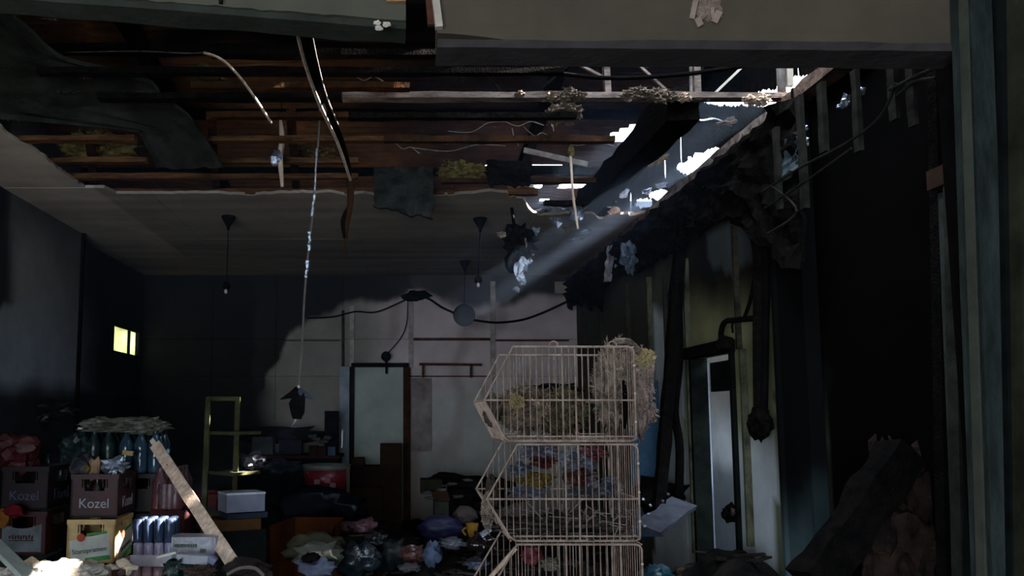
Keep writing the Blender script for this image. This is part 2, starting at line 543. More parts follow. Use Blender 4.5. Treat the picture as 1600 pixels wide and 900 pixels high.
def ceil_keep(u, v, x0, x1, y0, y1):
    x, y = lerp(x0, x1, u), lerp(y0, y1, v)
    e = YH + .12 * nz(x * 2.3, 1) + .06 * nz(x * 9, 3)
    px, py = proj((x, y, ZC))
    if x > .75: e += .55 * sm(.75, 1.1, x) + .25 * nz(x * 6, 5)
    if x < XH + .05 * nz(y * 3, 2): return True
    if 640 < px < 700 and py < 300: return False
    return y > e


ceiling = struct(thing('ceiling', None, None, (0, 0, 0)))


def ceil_edge(x):
    e = YH + .10 * nz(x * 2.3, 1) + .05 * nz(x * 9, 3) + .02 * nz(x * 30, 7)
    if x > .75: e += .60 * sm(.75, 1.1, x) + .22 * nz(x * 6, 5) + .06 * nz(x * 22, 5)
    return e


xsn = [XL - .12, -1.75, -.35, 1.05, XR]
for i in range(4):
    x0, x1 = xsn[i], xsn[i + 1] - .002
    for k, (ya, yb) in enumerate(((None, 7.2), (7.2, YB))):
        zo = random.uniform(-.003, .003)

        def cf(u, v):
            x = lerp(x0, x1, u)
            y_ = ya if ya else (ceil_edge(x) if x > XH + .15 else 5.55)
            return (x, lerp(y_, yb + .001, v), ZC + zo + .002 * k)
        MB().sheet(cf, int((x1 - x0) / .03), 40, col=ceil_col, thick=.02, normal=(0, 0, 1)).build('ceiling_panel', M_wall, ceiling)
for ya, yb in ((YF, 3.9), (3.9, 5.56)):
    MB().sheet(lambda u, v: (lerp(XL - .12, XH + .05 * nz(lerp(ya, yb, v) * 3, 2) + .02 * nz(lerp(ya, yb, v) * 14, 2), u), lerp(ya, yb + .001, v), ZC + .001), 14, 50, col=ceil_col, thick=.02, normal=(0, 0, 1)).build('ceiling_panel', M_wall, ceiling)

# battens crossing the opened ceiling
for py, xa, xb, mt_, hh in ((84, 330, 900, M_char, .03), (112, 60, 880, M_char, .03), (135, 300, 640, M_charbrown, .03), (181, 330, 545, M_charbrown, .03), (182, 545, 900, M_char, .03), (217, -40, 212, M_joist, .03), (218, 325, 600, M_joist, .03), (218, 600, 960, M_charbrown, .035), (251, 60, 230, M_joist, .03), (252, 345, 560, M_joist, .03), (276, 100, 560, M_joist, .035), (300, 140, 585, M_joist, .04), (300, 675, 840, M_joist, .045), (283, 690, 930, M_charbrown, .03)):
    z = ZC + .03
    a, b = PZ(xa, py, z), PZ(xb, py, z)
    MB().bar((a.x, a.y, z), (b.x, a.y, z), .05, hh, rough=.35, seg=14).build('ceiling_batten', mt_, ceiling)
for px_, ya, yb in ((140, 215, 300), (455, 175, 300), (330, 180, 300)):
    a, b = PZ(px_, ya, ZC + .07), PZ(px_ + 8, yb, ZC + .07)
    MB().bar(a, b, .05, .04, rough=.3, seg=8).build('ceiling_joist', M_charbrown, ceiling)

# end battens over the back part of the hole, lit from the roof opening
for (xa, ya), (xb, yb), mt_ in (((790, 365), (935, 366), M_rust), ((838, 381), (925, 380), M_pale), ((845, 361), (880, 358), M_pale), ((820, 347), (960, 352), M_char), ((850, 318), (960, 318), M_char)):
    a, b = PZ(xa, ya, ZC + .05), PZ(xb, yb, ZC + .05)
    MB().bar(a, (b.x, a.y, a.z), .06, .035, rough=.4, seg=8).build('ceiling_batten', mt_, ceiling)


# ------------------------------------------------------------------ roof of corrugated sheets with burnt-through holes
HOLES = []      # (px, py, rx, ry) ellipses where the sky shows, turned into places on the roof slope


def roof_hit(px, py):
    d = ray(px, py); a, b = 3.42 + YB * .085, -.085
    t = (a - EYE) / (d.z - b * d.y)
    return Vector((0, 0, EYE)) + d * t


for px, py, rx, ry, ang in ((1003, 208, 44, 12, -12), (985, 214, 26, 9, 0), (892, 293, 24, 5.5, -6), (850, 318, 10, 6, 0), (841, 292, 9, 3.5, -15), (1035, 188, 10, 3, 0), (985, 236, 4, 2, 0), (832, 362, 10, 2.5, 0),
                            (1205, 100, 60, 20, 0), (1290, 78, 40, 10, 0), (870, 336, 16, 5, 10), (905, 340, 14, 4, 0), (945, 288, 9, 2, -30), (945, 345, 4, 3, 0)):
    h = roof_hit(px, py); hx = roof_hit(px + rx, py); hy = roof_hit(px, py - ry)
    HOLES.append((h.x, h.y, abs(hx.x - h.x), abs(hy.y - h.y), R(ang), px, py))


def roof_open(x, y):
    if y < 4.15 + .1 * nz(x * 4, 2) and x > .7 + .15 * nz(y * 5, 1): return True      # unseen opening behind the lintel, added to let in more light
    for hx, hy, rx, ry, an, px, py in HOLES:
        if px > 1195 and py < 110: continue
        dx, dy = (x - hx) / rx, (y - hy) / ry
        dx, dy = dx * math.cos(an * .5) - dy * math.sin(an * .5), dx * math.sin(an * .5) + dy * math.cos(an * .5)
        r = dx * dx + dy * dy
        if r < 1 + .5 * nz(x * 9, y * 9, 3): return True
    return False


def roof_col(p):
    t = sm(.3, -.6, p.x + .6 * nz(p.y * .8, 3))
    c = mix3((0.075, 0.048, 0.046), (0.42, 0.20, 0.08), t)
    s = .12 + .5 * nz(p.x * .8, p.y * 1.7, 6) + .3 * nz(p.x * 2.3, p.y * 4, 1)
    s += .85 * (1 - sm(4.75, 5.5, p.y + .25 * nz(p.x * 1.5, 3)))  # near end darkened in the colour to offset light from the added opening
    return mix3(c, (0.010, 0.010, 0.011), max(0, min(1, s)))


roof = struct(thing('roof', None, None, (0, 0, 0)))
rx_ = [-3.2, -1.9, -.7, .5, 1.4, 2.1]
ry_ = [YF - .1, 3.1, 4.0, 4.95, 5.9, 6.85, 7.8, 9.3]
for i in range(5):
    for j in range(7):
        x0, x1, y0, y1 = rx_[i] - .03, rx_[i + 1] + .03, ry_[j] - .03, ry_[j + 1] + .02
        lift = .012 * ((i + j) % 2) + random.uniform(0, .01)

        def rf(u, v):
            x, y = lerp(x0, x1, u), lerp(y0, y1, v)
            return (x, y, roofz(y) + lift + .011 * math.sin(y * 2 * math.pi / .09) + .03 * nz(x * 1.2, y * 1.1, 4))
        MB().sheet(rf, int((x1 - x0) / .05), int((y1 - y0) / .018), keep=lambda u, v: not roof_open(lerp(x0, x1, u), lerp(y0, y1, v)), col=roof_col).build('roof_sheet', M_roof, roof)
# rafters and purlins under the sheets
for px_, (ya, yb) in ((230, (2.5, 9)), (880, (4.1, 9))):
    x = P(px_, 250, 5).x
    MB().bar((x, ya, roofz(ya) - .08), (x, yb, roofz(yb) - .08), .07, .1, rough=.3, seg=14).build('rafter', M_char, roof)
for y in (4.9, 5.8, 6.9, 8.0):
    MB().bar((-3, y, roofz(y) - .04), (2.2, y, roofz(y) - .04), .05, .06, rough=.3, seg=20).build('purlin', M_char, roof)

# the side bay beyond the right wall: outer wall (white, daylight from its fallen roof) and end wall
wo = MB().bb(4.4, 4.5, YF - .2, YB + .5, 0, 3.6)
struct(wo.build('wall_outer', mat('daylit_outer_wall', (0.55, 0.60, 0.66), 0.8, col2=(0.35, 0.38, 0.42), scale=2)))
struct(MB().bb(XR, 4.5, YF - .2, YF - .05, 0, 3.6).build('wall_bay_end', M_soot))


# ------------------------------------------------------------------ right wall
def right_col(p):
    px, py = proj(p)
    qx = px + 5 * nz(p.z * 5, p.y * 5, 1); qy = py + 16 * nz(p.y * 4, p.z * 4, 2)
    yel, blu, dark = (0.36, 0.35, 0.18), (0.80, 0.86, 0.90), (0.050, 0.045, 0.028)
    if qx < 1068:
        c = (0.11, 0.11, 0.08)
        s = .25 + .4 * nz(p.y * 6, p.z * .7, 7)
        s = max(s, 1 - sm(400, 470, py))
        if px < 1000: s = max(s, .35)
        if qx > 1023: c = mix3(c, blu, sm(470, 500, qy) * .9); s = s * .55  # pale blue painted in for slits showing the daylit bay
        return mix3(c, SOOT_AND_SHADE, max(0, min(1, s)))
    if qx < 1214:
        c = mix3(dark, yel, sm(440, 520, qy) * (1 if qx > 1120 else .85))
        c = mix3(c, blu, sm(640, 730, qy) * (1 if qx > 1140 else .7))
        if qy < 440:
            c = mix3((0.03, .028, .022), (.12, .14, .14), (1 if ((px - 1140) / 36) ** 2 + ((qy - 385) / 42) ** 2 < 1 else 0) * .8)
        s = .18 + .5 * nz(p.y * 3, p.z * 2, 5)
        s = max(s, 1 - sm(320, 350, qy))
        return mix3(c, SOOT_AND_SHADE, max(0, min(.95, s)))
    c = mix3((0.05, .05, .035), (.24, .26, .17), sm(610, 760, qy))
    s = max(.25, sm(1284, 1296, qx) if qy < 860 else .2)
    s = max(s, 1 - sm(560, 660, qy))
    if qx > 1298: s = 1  # black painted on the wall in place of a dark opening
    return mix3(c, SOOT_AND_SHADE, s)


DY0, DY1 = PX(1151, 700, XR).y, PX(1088, 700, XR).y       # doorway
DZT = PX(1120, 553, XR).z
wr = thing('wall_right', None, None, (XR, 0, 0)); struct(wr)
ycuts = [YF - .1, 2.9, PX(1262, 600, XR).y, PX(1213, 600, XR).y, DY0]
for a, b in zip(ycuts, ycuts[1:]):
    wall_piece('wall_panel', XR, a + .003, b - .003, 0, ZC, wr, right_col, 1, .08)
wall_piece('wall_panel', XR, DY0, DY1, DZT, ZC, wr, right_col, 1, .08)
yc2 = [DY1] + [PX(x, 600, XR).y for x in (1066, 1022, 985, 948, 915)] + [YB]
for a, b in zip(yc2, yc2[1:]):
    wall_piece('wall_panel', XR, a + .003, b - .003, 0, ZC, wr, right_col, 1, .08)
M_trim_y = mat('yellowed_trim', (0.15, 0.15, 0.095), 0.8, col2=(0.035, 0.034, 0.022), scale=6, stretch=(2, 2, 1))
M_trim_b = mat('blue_white_trim', (0.34, 0.40, 0.43), 0.7, col2=(0.2, 0.22, 0.22), scale=6)
for x, ya, yb, wd, mt_ in ((1020, 430, 800, .05, M_trim_y), (1079, 400, 860, .05, M_trim_y), (1158, 345, 545, .035, M_batten_d), (1164, 545, 850, .05, M_trim_y), (1276, 400, 860, .045, M_trim_y), (985, 440, 640, .05, M_batten_d), (944, 460, 640, .05, M_batten_d), (915, 480, 640, .04, M_batten_d), (1225, 350, 830, .05, M_trim_y), (1045, 430, 600, .04, M_batten_d)):
    a = PX(x, 600, XR - .012)
    z0, z1 = max(0, PX(x, yb, XR - .012).z), min(ZC, PX(x, ya, XR - .012).z)
    MB().bar((XR - .012, a.y, z0), (XR - .012, a.y, z1), .024, wd, up=(1, 0, 0)).build('wall_batten', mt_, wr)

# doorway in the right wall with its dark frame and a pale leaf standing open behind it
d2 = struct(thing('door_2', None, None, (XR, DY0, 0)))
for y0_, y1_ in ((DY0 - .03, DY0 + .005), (DY1 - .02, DY1 + .02)):
    MB().bb(XR - .025, XR + .085, y0_, y1_, 0, DZT + .03).build('door_jamb', M_frame_dark, d2)
MB().bar((XR - .03, DY0 - .04, DZT + .03), (XR - .03, DY1 + .04, DZT + .03), .08, .07).build('door_head', M_char, d2)


XB = 2.95


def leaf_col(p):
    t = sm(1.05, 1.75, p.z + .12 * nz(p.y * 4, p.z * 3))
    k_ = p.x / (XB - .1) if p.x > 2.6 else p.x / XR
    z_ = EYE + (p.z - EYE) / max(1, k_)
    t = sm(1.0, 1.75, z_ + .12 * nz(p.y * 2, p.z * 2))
    c = mix3((0.42, 0.48, 0.60), (0.11, 0.11, 0.125), t)  # daylight painted into the colour: pale middle, darker top and bottom
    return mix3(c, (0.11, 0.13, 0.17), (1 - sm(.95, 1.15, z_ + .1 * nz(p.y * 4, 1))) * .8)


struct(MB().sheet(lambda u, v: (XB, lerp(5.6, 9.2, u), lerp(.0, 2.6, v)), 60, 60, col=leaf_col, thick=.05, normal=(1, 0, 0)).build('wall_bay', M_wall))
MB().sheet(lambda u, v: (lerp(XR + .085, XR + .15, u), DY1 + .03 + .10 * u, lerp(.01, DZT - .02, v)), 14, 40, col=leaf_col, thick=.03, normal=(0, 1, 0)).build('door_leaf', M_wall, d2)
MB().bb(XR + .11, XR + .135, DY0 + .0, DY1, DZT - .22, DZT - .03).build('door_light', M_frame_dark, d2)

# steel column in front of the right wall
cy0, cy1 = PX(1262, 600, XR - .07).y, PX(1214, 600, XR - .07).y


def teal_col(p):
    t_ = sm(1.25, .75, p.z + .12 * nz(p.y * 5, p.z * 3, p.x * 9))
    return mix3((.008, .008, .008), (.13, .20, .215), t_ * (.75 + .5 * nz(p.y * 20, p.z * .8, 3)))

co = struct(wall_piece('column_right', XR - .06, cy0, cy1 - .03, 0, ZC, None, teal_col, 1, .05))
wall_piece('column_flange', XR - .08, cy1 - .03, cy1, 0, ZC, co, teal_col, 1, .07)
wall_piece('column_flange', XR - .08, cy0 - .02, cy0, 0, ZC, co, teal_col, 1, .07)

# wall plate along the top of the right wall, and the burnt boards between plate and roof
pl = struct(thing('beam_right', None, None, (XR, 5, ZC)))
MB().bar((XR - .02, YF, ZC - .035), (XR - .02, YB, ZC - .035), .12, .06, rough=.35, seg=60).build('wall_plate', mat('scorched_plate', (0.20, 0.13, 0.10), 0.8, col2=(0.045, 0.03, 0.025), scale=9, bump=.7), pl)
MB().bar((XR - .07, 4.05, ZC - .03), (XR - .07, 6.1, ZC - .03), .03, .05, rough=.5, seg=24).build('plate_edge', mat('lit_plate_edge', (0.42, 0.33, 0.29), 0.8, col2=(0.10, 0.07, 0.06), scale=14, bump=.7), pl)  # pale bar stands for the daylight caught along the plate
gaps = [(1106, 250, 29, 12), (1083, 262, 24, 10), (1117, 238, 14, 7), (1033, 305, 16, 8), (1006, 318, 13, 7), (980, 337, 17, 6), (960, 346, 17, 5.5), (950, 354, 11, 4), (1143, 157, 44, 8), (1205, 154, 32, 14), (1226, 138, 14, 11), (1252, 127, 19, 9), (1306, 79, 19, 8), (958, 363, 6, 4), (1030, 232, 8, 4), (1072, 292, 9, 4)]


def gap_open(p):
    p = Vector(p)
    px, py = proj(p)
    n_ = .55 * nz(p.y * 14, p.z * 14, 1) + .4 * nz(p.y * 37, p.z * 37, 2)
    return any(((px - a) / c) ** 2 + ((py - b) / d) ** 2 < 1 + n_ for a, b, c, d in gaps)


yy = YF
k = 0
while yy < YB:
    wd = random.uniform(.24, .34); y0, y1 = yy - .012, min(YB, yy + wd + .012); yy += wd
    xo = XR + .03 + random.uniform(0, .02)
    zt = roofz(yy) + .03
    MB().sheet(lambda u, v: (xo + .012 * nz(u * 2 + yy, v * 3), lerp(y0, y1, u), lerp(ZC - .02, zt, v)), max(3, int((y1 - y0) / .011)), int((zt - ZC) / .011), keep=lambda u, v: not gap_open((xo, lerp(y0, y1, u), lerp(ZC - .02, zt, v)))).build('fascia_board', M_char, pl)

# ------------------------------------------------------------------ front wall: lintels and the door frame on the right
lr = struct(thing('lintel_right', None, None, P(1000, 70, YF)))
xa, xb = P(683, 60, YF).x, P(1512, 60, YF).x
zb = P(900, 76, YF).z
MB().sheet(lambda u, v: (lerp(xa, xb, u), YF + .004 * nz(u * 9, v * 5), lerp(zb + .045 * (1 - sm(0, .28, u)) + .0, zb + .55, v)), 60, 12, thick=.12, normal=(0, 1, 0)).build('lintel_face', M_lintel, lr)
MB().bar((xa - .0, YF + .05, zb + .012), (xb, YF + .05, zb + .0), .12, .024, seg=20, rough=.15).build('lintel_lip', mat('lip_grey', (0.07, 0.06, 0.058), 0.8), lr)
MB().bar(P(677, -30, YF - .01), P(686, 44, YF - .01), .02, .022, up=(0, 1, 0), seg=5, rough=.2).build('end_strip', M_cream, lr)
MB().bar(P(668, -30, YF + .02), P(674, 40, YF + .02), .02, .016, up=(0, 1, 0)).build('end_strip', M_rust, lr)
# torn patch with loose flakes on the lintel
M_flake = mat('pink_plaster_flake', (0.50, 0.36, 0.28), 0.9, col2=(0.32, 0.22, 0.17), scale=20)
MB().blob(P(1104, 14, YF), (.040, .006, .036), 3, .35, 2.5, 5).build('torn_patch', mat('brown_torn_patch', (0.33, 0.245, 0.19), 0.95, col2=(.2, .14, .11), scale=25, bump=1), lr)
for x, y, sx, sz, r_ in ((1084, 14, .007, .026, 10), (1092, 34, .009, .012, -30), (1120, 26, .009, .016, 25), (1113, 20, .005, .014, -10)):
    MB().box(P(x, y, YF - .015), (sx * 2, .004, sz * 2), Matrix.Rotation(R(r_), 3, 'Y') @ Matrix.Rotation(R(15), 3, 'X')).build('plaster_flake', M_flake, lr)

ll = struct(thing('lintel_left', None, None, P(300, 20, YF)))
A, B_ = P(-60, -14, YF), P(634, 40, YF)
MB().sheet(lambda u, v: (lerp(A.x, B_.x, u), YF - .03, lerp(A.z, B_.z, u) + v * .5 + .006 * nz(u * 30, 2) * (1 - v)), 50, 8, thick=.14, normal=(0, 1, 0)).build('lintel_face', M_lintel2, ll)
A2, B2 = P(-60, -2, YF + .03), P(634, 52, YF + .03)
MB().bar(A2, B2, .1, .022, seg=20, rough=.2).build('lintel_lip', mat('lip_green_grey', (0.05, 0.053, 0.042), 0.8), ll)
for x, y in ((592, 44), (604, 38), (590, 36)):
    MB().blob(P(x, y, YF - .05), (.011, .008, .007), 2, .3, 3, x).build('plaster_crumb', M_cream, ll)
MB().bb(P(604, 5, YF - .04).x, P(634, 5, YF - .04).x, YF - .045, YF - .032, P(610, 14, YF).z, P(610, -40, YF).z).build('rust_patch', mat('orange_rust_patch', (0.50, 0.25, 0.12), 0.8, col2=(0.30, 0.22, 0.12), scale=30), ll)
# small paper tab on left lintel
MB().bb(P(342, 10, YF - .04).x, P(347, 10, YF - .04).x, YF - .045, YF - .035, P(342, 16, YF).z, P(342, 8, YF).z).build('clip', M_frame_dark, ll)
# dark header behind/above both lintels
struct(MB().bb(-4.2, 4.5, YF + .12, YF + .2, zb + .3, 3.95).build('wall_front', M_soot))

# door frame at the right edge: several vertical members, nearest outermost
fr = struct(thing('door_frame_right', None, None, P(1520, 600, YF) * 1.0))
fr.location.z = 0; ORIG[fr.name] = Vector(fr.location)


def post(name, xt, xb_, wpx, Y, m_, depth=.04, ytop=-60, ybot=900):
    p, q = P(xt, ytop, Y), P(xb_, ybot, Y)
    d = (p - q).normalized(); q = q + d * ((0 - q.z) / d.z)
    MB().bar(q, p, depth, wpx / F * Y, up=(1, 0, 0), seg=6, rough=.04).build(name, m_, fr)


post('frame_post', 1514, 1551, 34, YF - .05, M_frame_green, .08)
post('frame_groove', 1541, 1572, 16, YF - .02, M_frame_dark, .05)
post('frame_post', 1560, 1578, 22, YF - .08, M_frame_dark, .06)
post('frame_trim', 1590, 1604, 30, YF - .12, M_frame_brown, .06)
post('frame_edge', 1503, 1534, 4, YF - .07, mat('frame_edge_pale', (0.08, 0.085, 0.065), .6), .03)
post('frame_inner', 1520, 1528, 26, YF + .35, M_frame_dark, .05)
post('pale_strip', 1480, 1504, 15, YF + .5, mat('pale_inner_strip', (0.07, 0.075, 0.068), 0.7, col2=(0.025, 0.027, 0.025), scale=8, stretch=(3, 3, 1)), .05, ytop=300)
post('pale_strip', 1483, 1487, 13, YF + .45, mat('grey_inner_strip', (0.05, 0.05, 0.042), 0.7, col2=(0.02, 0.02, 0.017), scale=8), .05, ytop=110, ybot=280)
post('inner_post', 1462, 1478, 15, YF + .6, M_char, .05, ytop=90)
o = MB().bb(P(1463, 285, YF + .5).x, P(1485, 285, YF + .5).x, YF + .45, YF + .55, P(1470, 292, YF + .5).z, P(1470, 262, YF + .5).z).build('brown_bracket', mat('brown_bracket', (.06, .036, .026), .9), fr)
MB().blob(P(1498, 305, YF + .4), (.04, .03, .05), 2, .2, 3, 4).build('conduit_box', mat('grey_conduit_box', (.03, .037, .033), .8), fr)
MB().bb(P(1545, 400, YF).x, P(1545, 400, YF).x + 2.4, YF + .02, YF + .16, 0, 3.9).build('frame_wall', M_soot, fr)
struct(MB().bb(-4.2, XL, YF - .05, YF + .1, 0, 3.9).build('wall_front_left', M_soot))

# ------------------------------------------------------------------ unseen shell added behind the camera; its opening sets the front light
struct(MB().bb(-4.2, 4.5, -3.0, YF - .2, 3.6, 3.7).build('ceiling_light_shell', M_lintel))
struct(MB().bb(-4.3, -4.2, -3.0, YF + .1, 0, 3.7).build('wall_light_shell_left', M_lintel))
struct(MB().bb(4.5, 4.6, -3.0, YF + .1, 0, 3.7).build('wall_light_shell_right', M_lintel))
vb = MB(); vb.bb(-4.2, -3.3, -3.1, -3.0, 0, 3.7); vb.bb(.1, 4.5, -3.1, -3.0, 0, 3.7); vb.bb(-3.3, .1, -3.1, -3.0, 2.4, 3.7)
struct(vb.build('wall_light_shell_back', M_lintel))

# ------------------------------------------------------------------ roof truss
tr = struct(thing('truss_beam', None, None, (0, 4, ZC)))
YT = PZ(800, 156, ZC).y
ta, tb = P(535, 156, YT), P(1225, 158, YT)
M_chord = mat('truss_chord', (0.32, 0.25, 0.21), 0.6, 0.2, col2=(0.07, 0.05, 0.045), scale=6, stretch=(1, 4, 4))
MB().bar((ta.x, YT, ZC + .015), (XR, YT, ZC + .015), .06, .03, seg=30, rough=.25).build('bottom_chord', M_chord, tr)
MB().bar((ta.x - 1.2, YT, ZC + .012), (ta.x, YT, ZC + .015), .06, .03, seg=10, rough=.25).build('bottom_chord', M_char, tr)
MB().bar((-2.7, YT + .02, ZC + .52), (XR, YT + .02, ZC + .52), .05, .05).build('top_chord', M_char, tr)
for (x0, y0), (x1, y1), wp, m_ in (((945, 75), (950, 155), 12, M_chord), ((1086, 60), (1089, 158), 15, M_chord), ((1079, 60), (1080, 158), 4, M_steel), ((1217, 60), (1222, 152), 10, M_steel), ((1231, 60), (1234, 135), 7, M_cream), ((965, 72), (1046, 146), 5, M_chord), ((1198, 68), (1106, 156), 5, M_cream), ((1246, 66), (1290, 108), 5, M_cream), ((845, 70), (945, 122), 5, M_chord), ((735, 90), (790, 150), 4, M_char), ((920, 75), (835, 148), 4, M_char), ((720, 75), (722, 130), 6, M_char)):
    MB().bar(P(x0, y0, YT), P(x1, y1, YT), .012 if wp < 6 else .03, wp / F * YT, up=(0, 1, 0)).build('truss_strut', m_, tr)
# rags of insulation on the chord
RAG_L = ['rag just left of the first truss post', 'rag behind the first truss post', 'low rag left of the first truss post', 'rag midway between the two truss posts', 'raised rag midway between the two truss posts', 'largest rag, left of the second truss post', 'rag under the slanting strut by the second truss post', 'smallest rag at the left of the first truss post', 'rag touching the second truss post on its left', 'rag in front of the foot of the second truss post', 'lone rag at the left half of the truss chord', 'pale lump at the bright right end of the chord', 'small pale lump beside the bright right end of the chord']
for i, (x, y, r_) in enumerate(((890, 146, 10), (905, 150, 8), (880, 152, 9), (985, 148, 12), (1000, 143, 9), (1030, 150, 14), (1022, 147, 10), (860, 152, 8), (1048, 152, 9), (1070, 152, 8), (812, 148, 6), (1190, 155, 12), (1172, 156, 9))):
    tag(rebase(MB().blob(P(x, y, YT - .03), (r_ / F * 4 * 1.2, .03, r_ / F * 4 * .7), 3, .5, 3.5, i + 3, fuzz=60).build('insulation_rag', M_woolgrey if x < 1060 else M_pale)), 'singed insulation ' + RAG_L[i], 'insulation', 'singed insulation rags on the truss chord')

# ------------------------------------------------------------------ things hanging from the ceiling


def hang_tube(name, label, cat, pts, r, m_, group=None, n=6):
    return tag(rebase(MB().tube(curve(pts, 6), r, n).build(name, m_, smooth=True)), label, cat, group)


def wobbly_sheet(corners, nu, nv, amp, thick=.006, seed=0, ragged=.0):
    a, b, c, d = [Vector(p) for p in corners]   # a-b top, d-c bottom
    n = (b - a).cross(d - a).normalized()

    def fn(u, v):
        vv = v * (1 + ragged * nz(u * 7, seed) - (ragged * .3))
        p = a.lerp(b, u).lerp(d.lerp(c, u), vv)
        return p + n * amp * nz(u * 4 + seed, v * 4, seed) + Vector((amp * .6 * nz(v * 5, seed, u * 2), 0, 0))
    return MB().sheet(fn, nu, nv, thick=thick, normal=n)


# the charred diagonal timber under the hole
tag(rebase(MB().bar(P(1068, 160, 3.98), P(902, 338, 6.9), .15, .17, seg=16, rough=.3).build('fallen_rafter', M_char)), 'thick black charred timber slanting down under the bright roof hole', 'timber')
# cable duct that sags from the left lintel
t = thing('cable_duct', 'sagging black cable duct with a pale edge hanging from the left lintel', 'cable duct', P(500, 150, 3.6))
c1 = [P(462, 40, 3.0), P(477, 100, 3.3), P(500, 165, 3.7), P(528, 225, 4.3), P(548, 283, 5.0)]
c2 = [P(485, 40, 3.0), P(497, 100, 3.3), P(512, 155, 3.7), P(538, 220, 4.3), P(549, 262, 5.0)]
cc = curve(c1, 8); cd = curve(c2, 8); m = MB()
m.sheet(lambda u, v: cc[min(len(cc) - 1, int(u * (len(cc) - 1)))].lerp(cd[min(len(cd) - 1, int(u * (len(cd) - 1)))], v), len(cc) - 1, 2, thick=.03, normal=(0, 1, 0))
m.build('duct', M_soot, t)
MB().tube([p + Vector((0, -.01, 0)) for p in cc], .0085).build('pale_edge', M_pale, t)
MB().tube([p + Vector((0, -.012, 0)) for p in cd[:len(cd) * 2 // 3]], .003).build('thin_edge', M_steel, t)
hang_tube('hanging_strap', 'reddish brown scorched strap hanging below the end of the cable duct', 'strap', [P(548, 280, 5.0), P(547, 320, 5.0), P(541, 360, 5.0), P(540, 396, 5.0)], lambda t_: .028 * (1 - t_ * .75), M_charbrown)
hang_tube('hanging_strap', 'thin black shred hanging beside the brown scorched strap', 'strap', [P(546, 322, 5.0), P(536, 345, 5.0), P(540, 372, 5.0)], .014, M_char)
hang_tube('curved_wire', 'pale curved wire drooping in an arc from the dark ceiling, left of the cable duct', 'wire', [P(318, 82, 3.35), P(345, 92, 3.4), P(370, 115, 3.5), P(395, 148, 3.7), P(424, 192, 4.0)], .006, M_pale)
hang_tube('wire', 'faint thin wire running level under the ceiling at upper left', 'wire', [P(100, 82, 4.0), P(210, 80, 4.0), P(290, 83, 3.5), P(318, 82, 3.35)], .003, M_steel)
t = thing('hanging_lath', 'pale splintered lath with a clump of foil hanging from a ceiling batten', 'lath', P(438, 240, 4.9))
MB().tube([P(438, 186, 4.9), P(441, 215, 4.9), P(437, 245, 4.9), P(441, 292, 4.9)], lambda u: .008 + .016 * math.sin(min(1, u * 1.1) * 3.1) ** .6 * .8, 5).build('lath', M_pale, t)
MB().blob(P(432, 246, 4.88), (.03, .02, .05), 2, .5, 3, 2).build('foil_clump', M_foil, t)
hang_tube('hanging_wire', 'short wire holding the splintered lath from the ceiling', 'wire', [P(438, 150, 4.7), P(440, 165, 4.8), P(438, 188, 4.9)], .003, M_soot)

# long foil-wrapped cord with a dark crossed rag at its end
t = thing('foil_wrapped_line', 'long thin cord with strips of foil, hanging to a dark cross-shaped rag at left', 'cord', P(480, 400, 4.6))
MB().tube(curve([P(498, 150, 4.6), P(499, 190, 4.6), P(494, 260, 4.6), P(489, 330, 4.6), P(482, 390, 4.6), P(476, 460, 4.6), P(472, 540, 4.6), P(467, 606, 4.6)], 8), .0065).build('cord', mat('dusty_cord', (.16, .13, .12), .8), t)
for (xa_, ya_), (xb_, yb_), wd in (((495, 232), (492, 300), .010), ((492, 302), (487, 338), .017), ((484, 360), (483, 392), .018), ((481, 405), (478, 434), .017)):
    MB().tube([P(lerp(xa_, xb_, k / 10), lerp(ya_, yb_, k / 10), 4.59) + Vector((.008 * nz(k * .9, ya_), 0, 0)) for k in range(11)], lambda u, wd=wd, ya_=ya_: wd * (.45 + .8 * abs(nz(u * 6, ya_))), 5).build('foil_strip', M_foil, t)
cx_ = P(465, 622, 4.6)
m = MB(); m.blob(cx_ + Vector((0, 0, -.03)), (.045, .03, .085), 2, .3, 2, 3)
m.build('rag', M_soot, t)
MB().tube([P(466, 612, 4.6), P(455, 617, 4.6), P(438, 624, 4.6)], lambda u: .03 * (1.1 - u)).build('rag_arm', M_soot, t)
MB().tube([P(466, 613, 4.6), P(478, 617, 4.6), P(490, 624, 4.58)], lambda u: .026 * (1.1 - u)).build('rag_arm', mat('blue_black_rag', (.06, .065, .10), .7), t)
MB().tube([P(463, 636, 4.6), P(467, 648, 4.6), P(462, 658, 4.6), P(455, 667, 4.6)], lambda u: .018 * (1.1 - u)).build('foil_tip', M_foil, t)
MB().blob(P(467, 604, 4.6), (.008, .008, .014), 1, .2).build('clip', M_cream, t)

# hanging insulation boards
tag(rebase(wobbly_sheet((P(584, 262, 5.5), P(678, 260, 5.5), P(676, 343, 5.45), P(583, 322, 5.45)), 20, 18, .04, .03, 3, .06).build('hanging_insulation_board', mat('black_board', (.040, .042, .036), .9, col2=(.012, .012, .011), scale=10, bump=.8))), 'square black board hanging down from the broken edge of the ceiling', 'board')
tag(rebase(wobbly_sheet((P(760, 250, 5.4), P(832, 252, 5.4), P(828, 292, 5.4), P(764, 290, 5.4)), 12, 8, .04, .03, 5, .2).build('hanging_insulation_board', M_char)), 'charred board fragment hanging beside the yellow wool over the middle of the ceiling edge', 'board')
M_sag = mat('dark_grey_sagging_board', (0.040, 0.042, 0.034), 0.95, col2=(0.016, 0.017, 0.014), scale=6, bump=.5)
sg = MB()


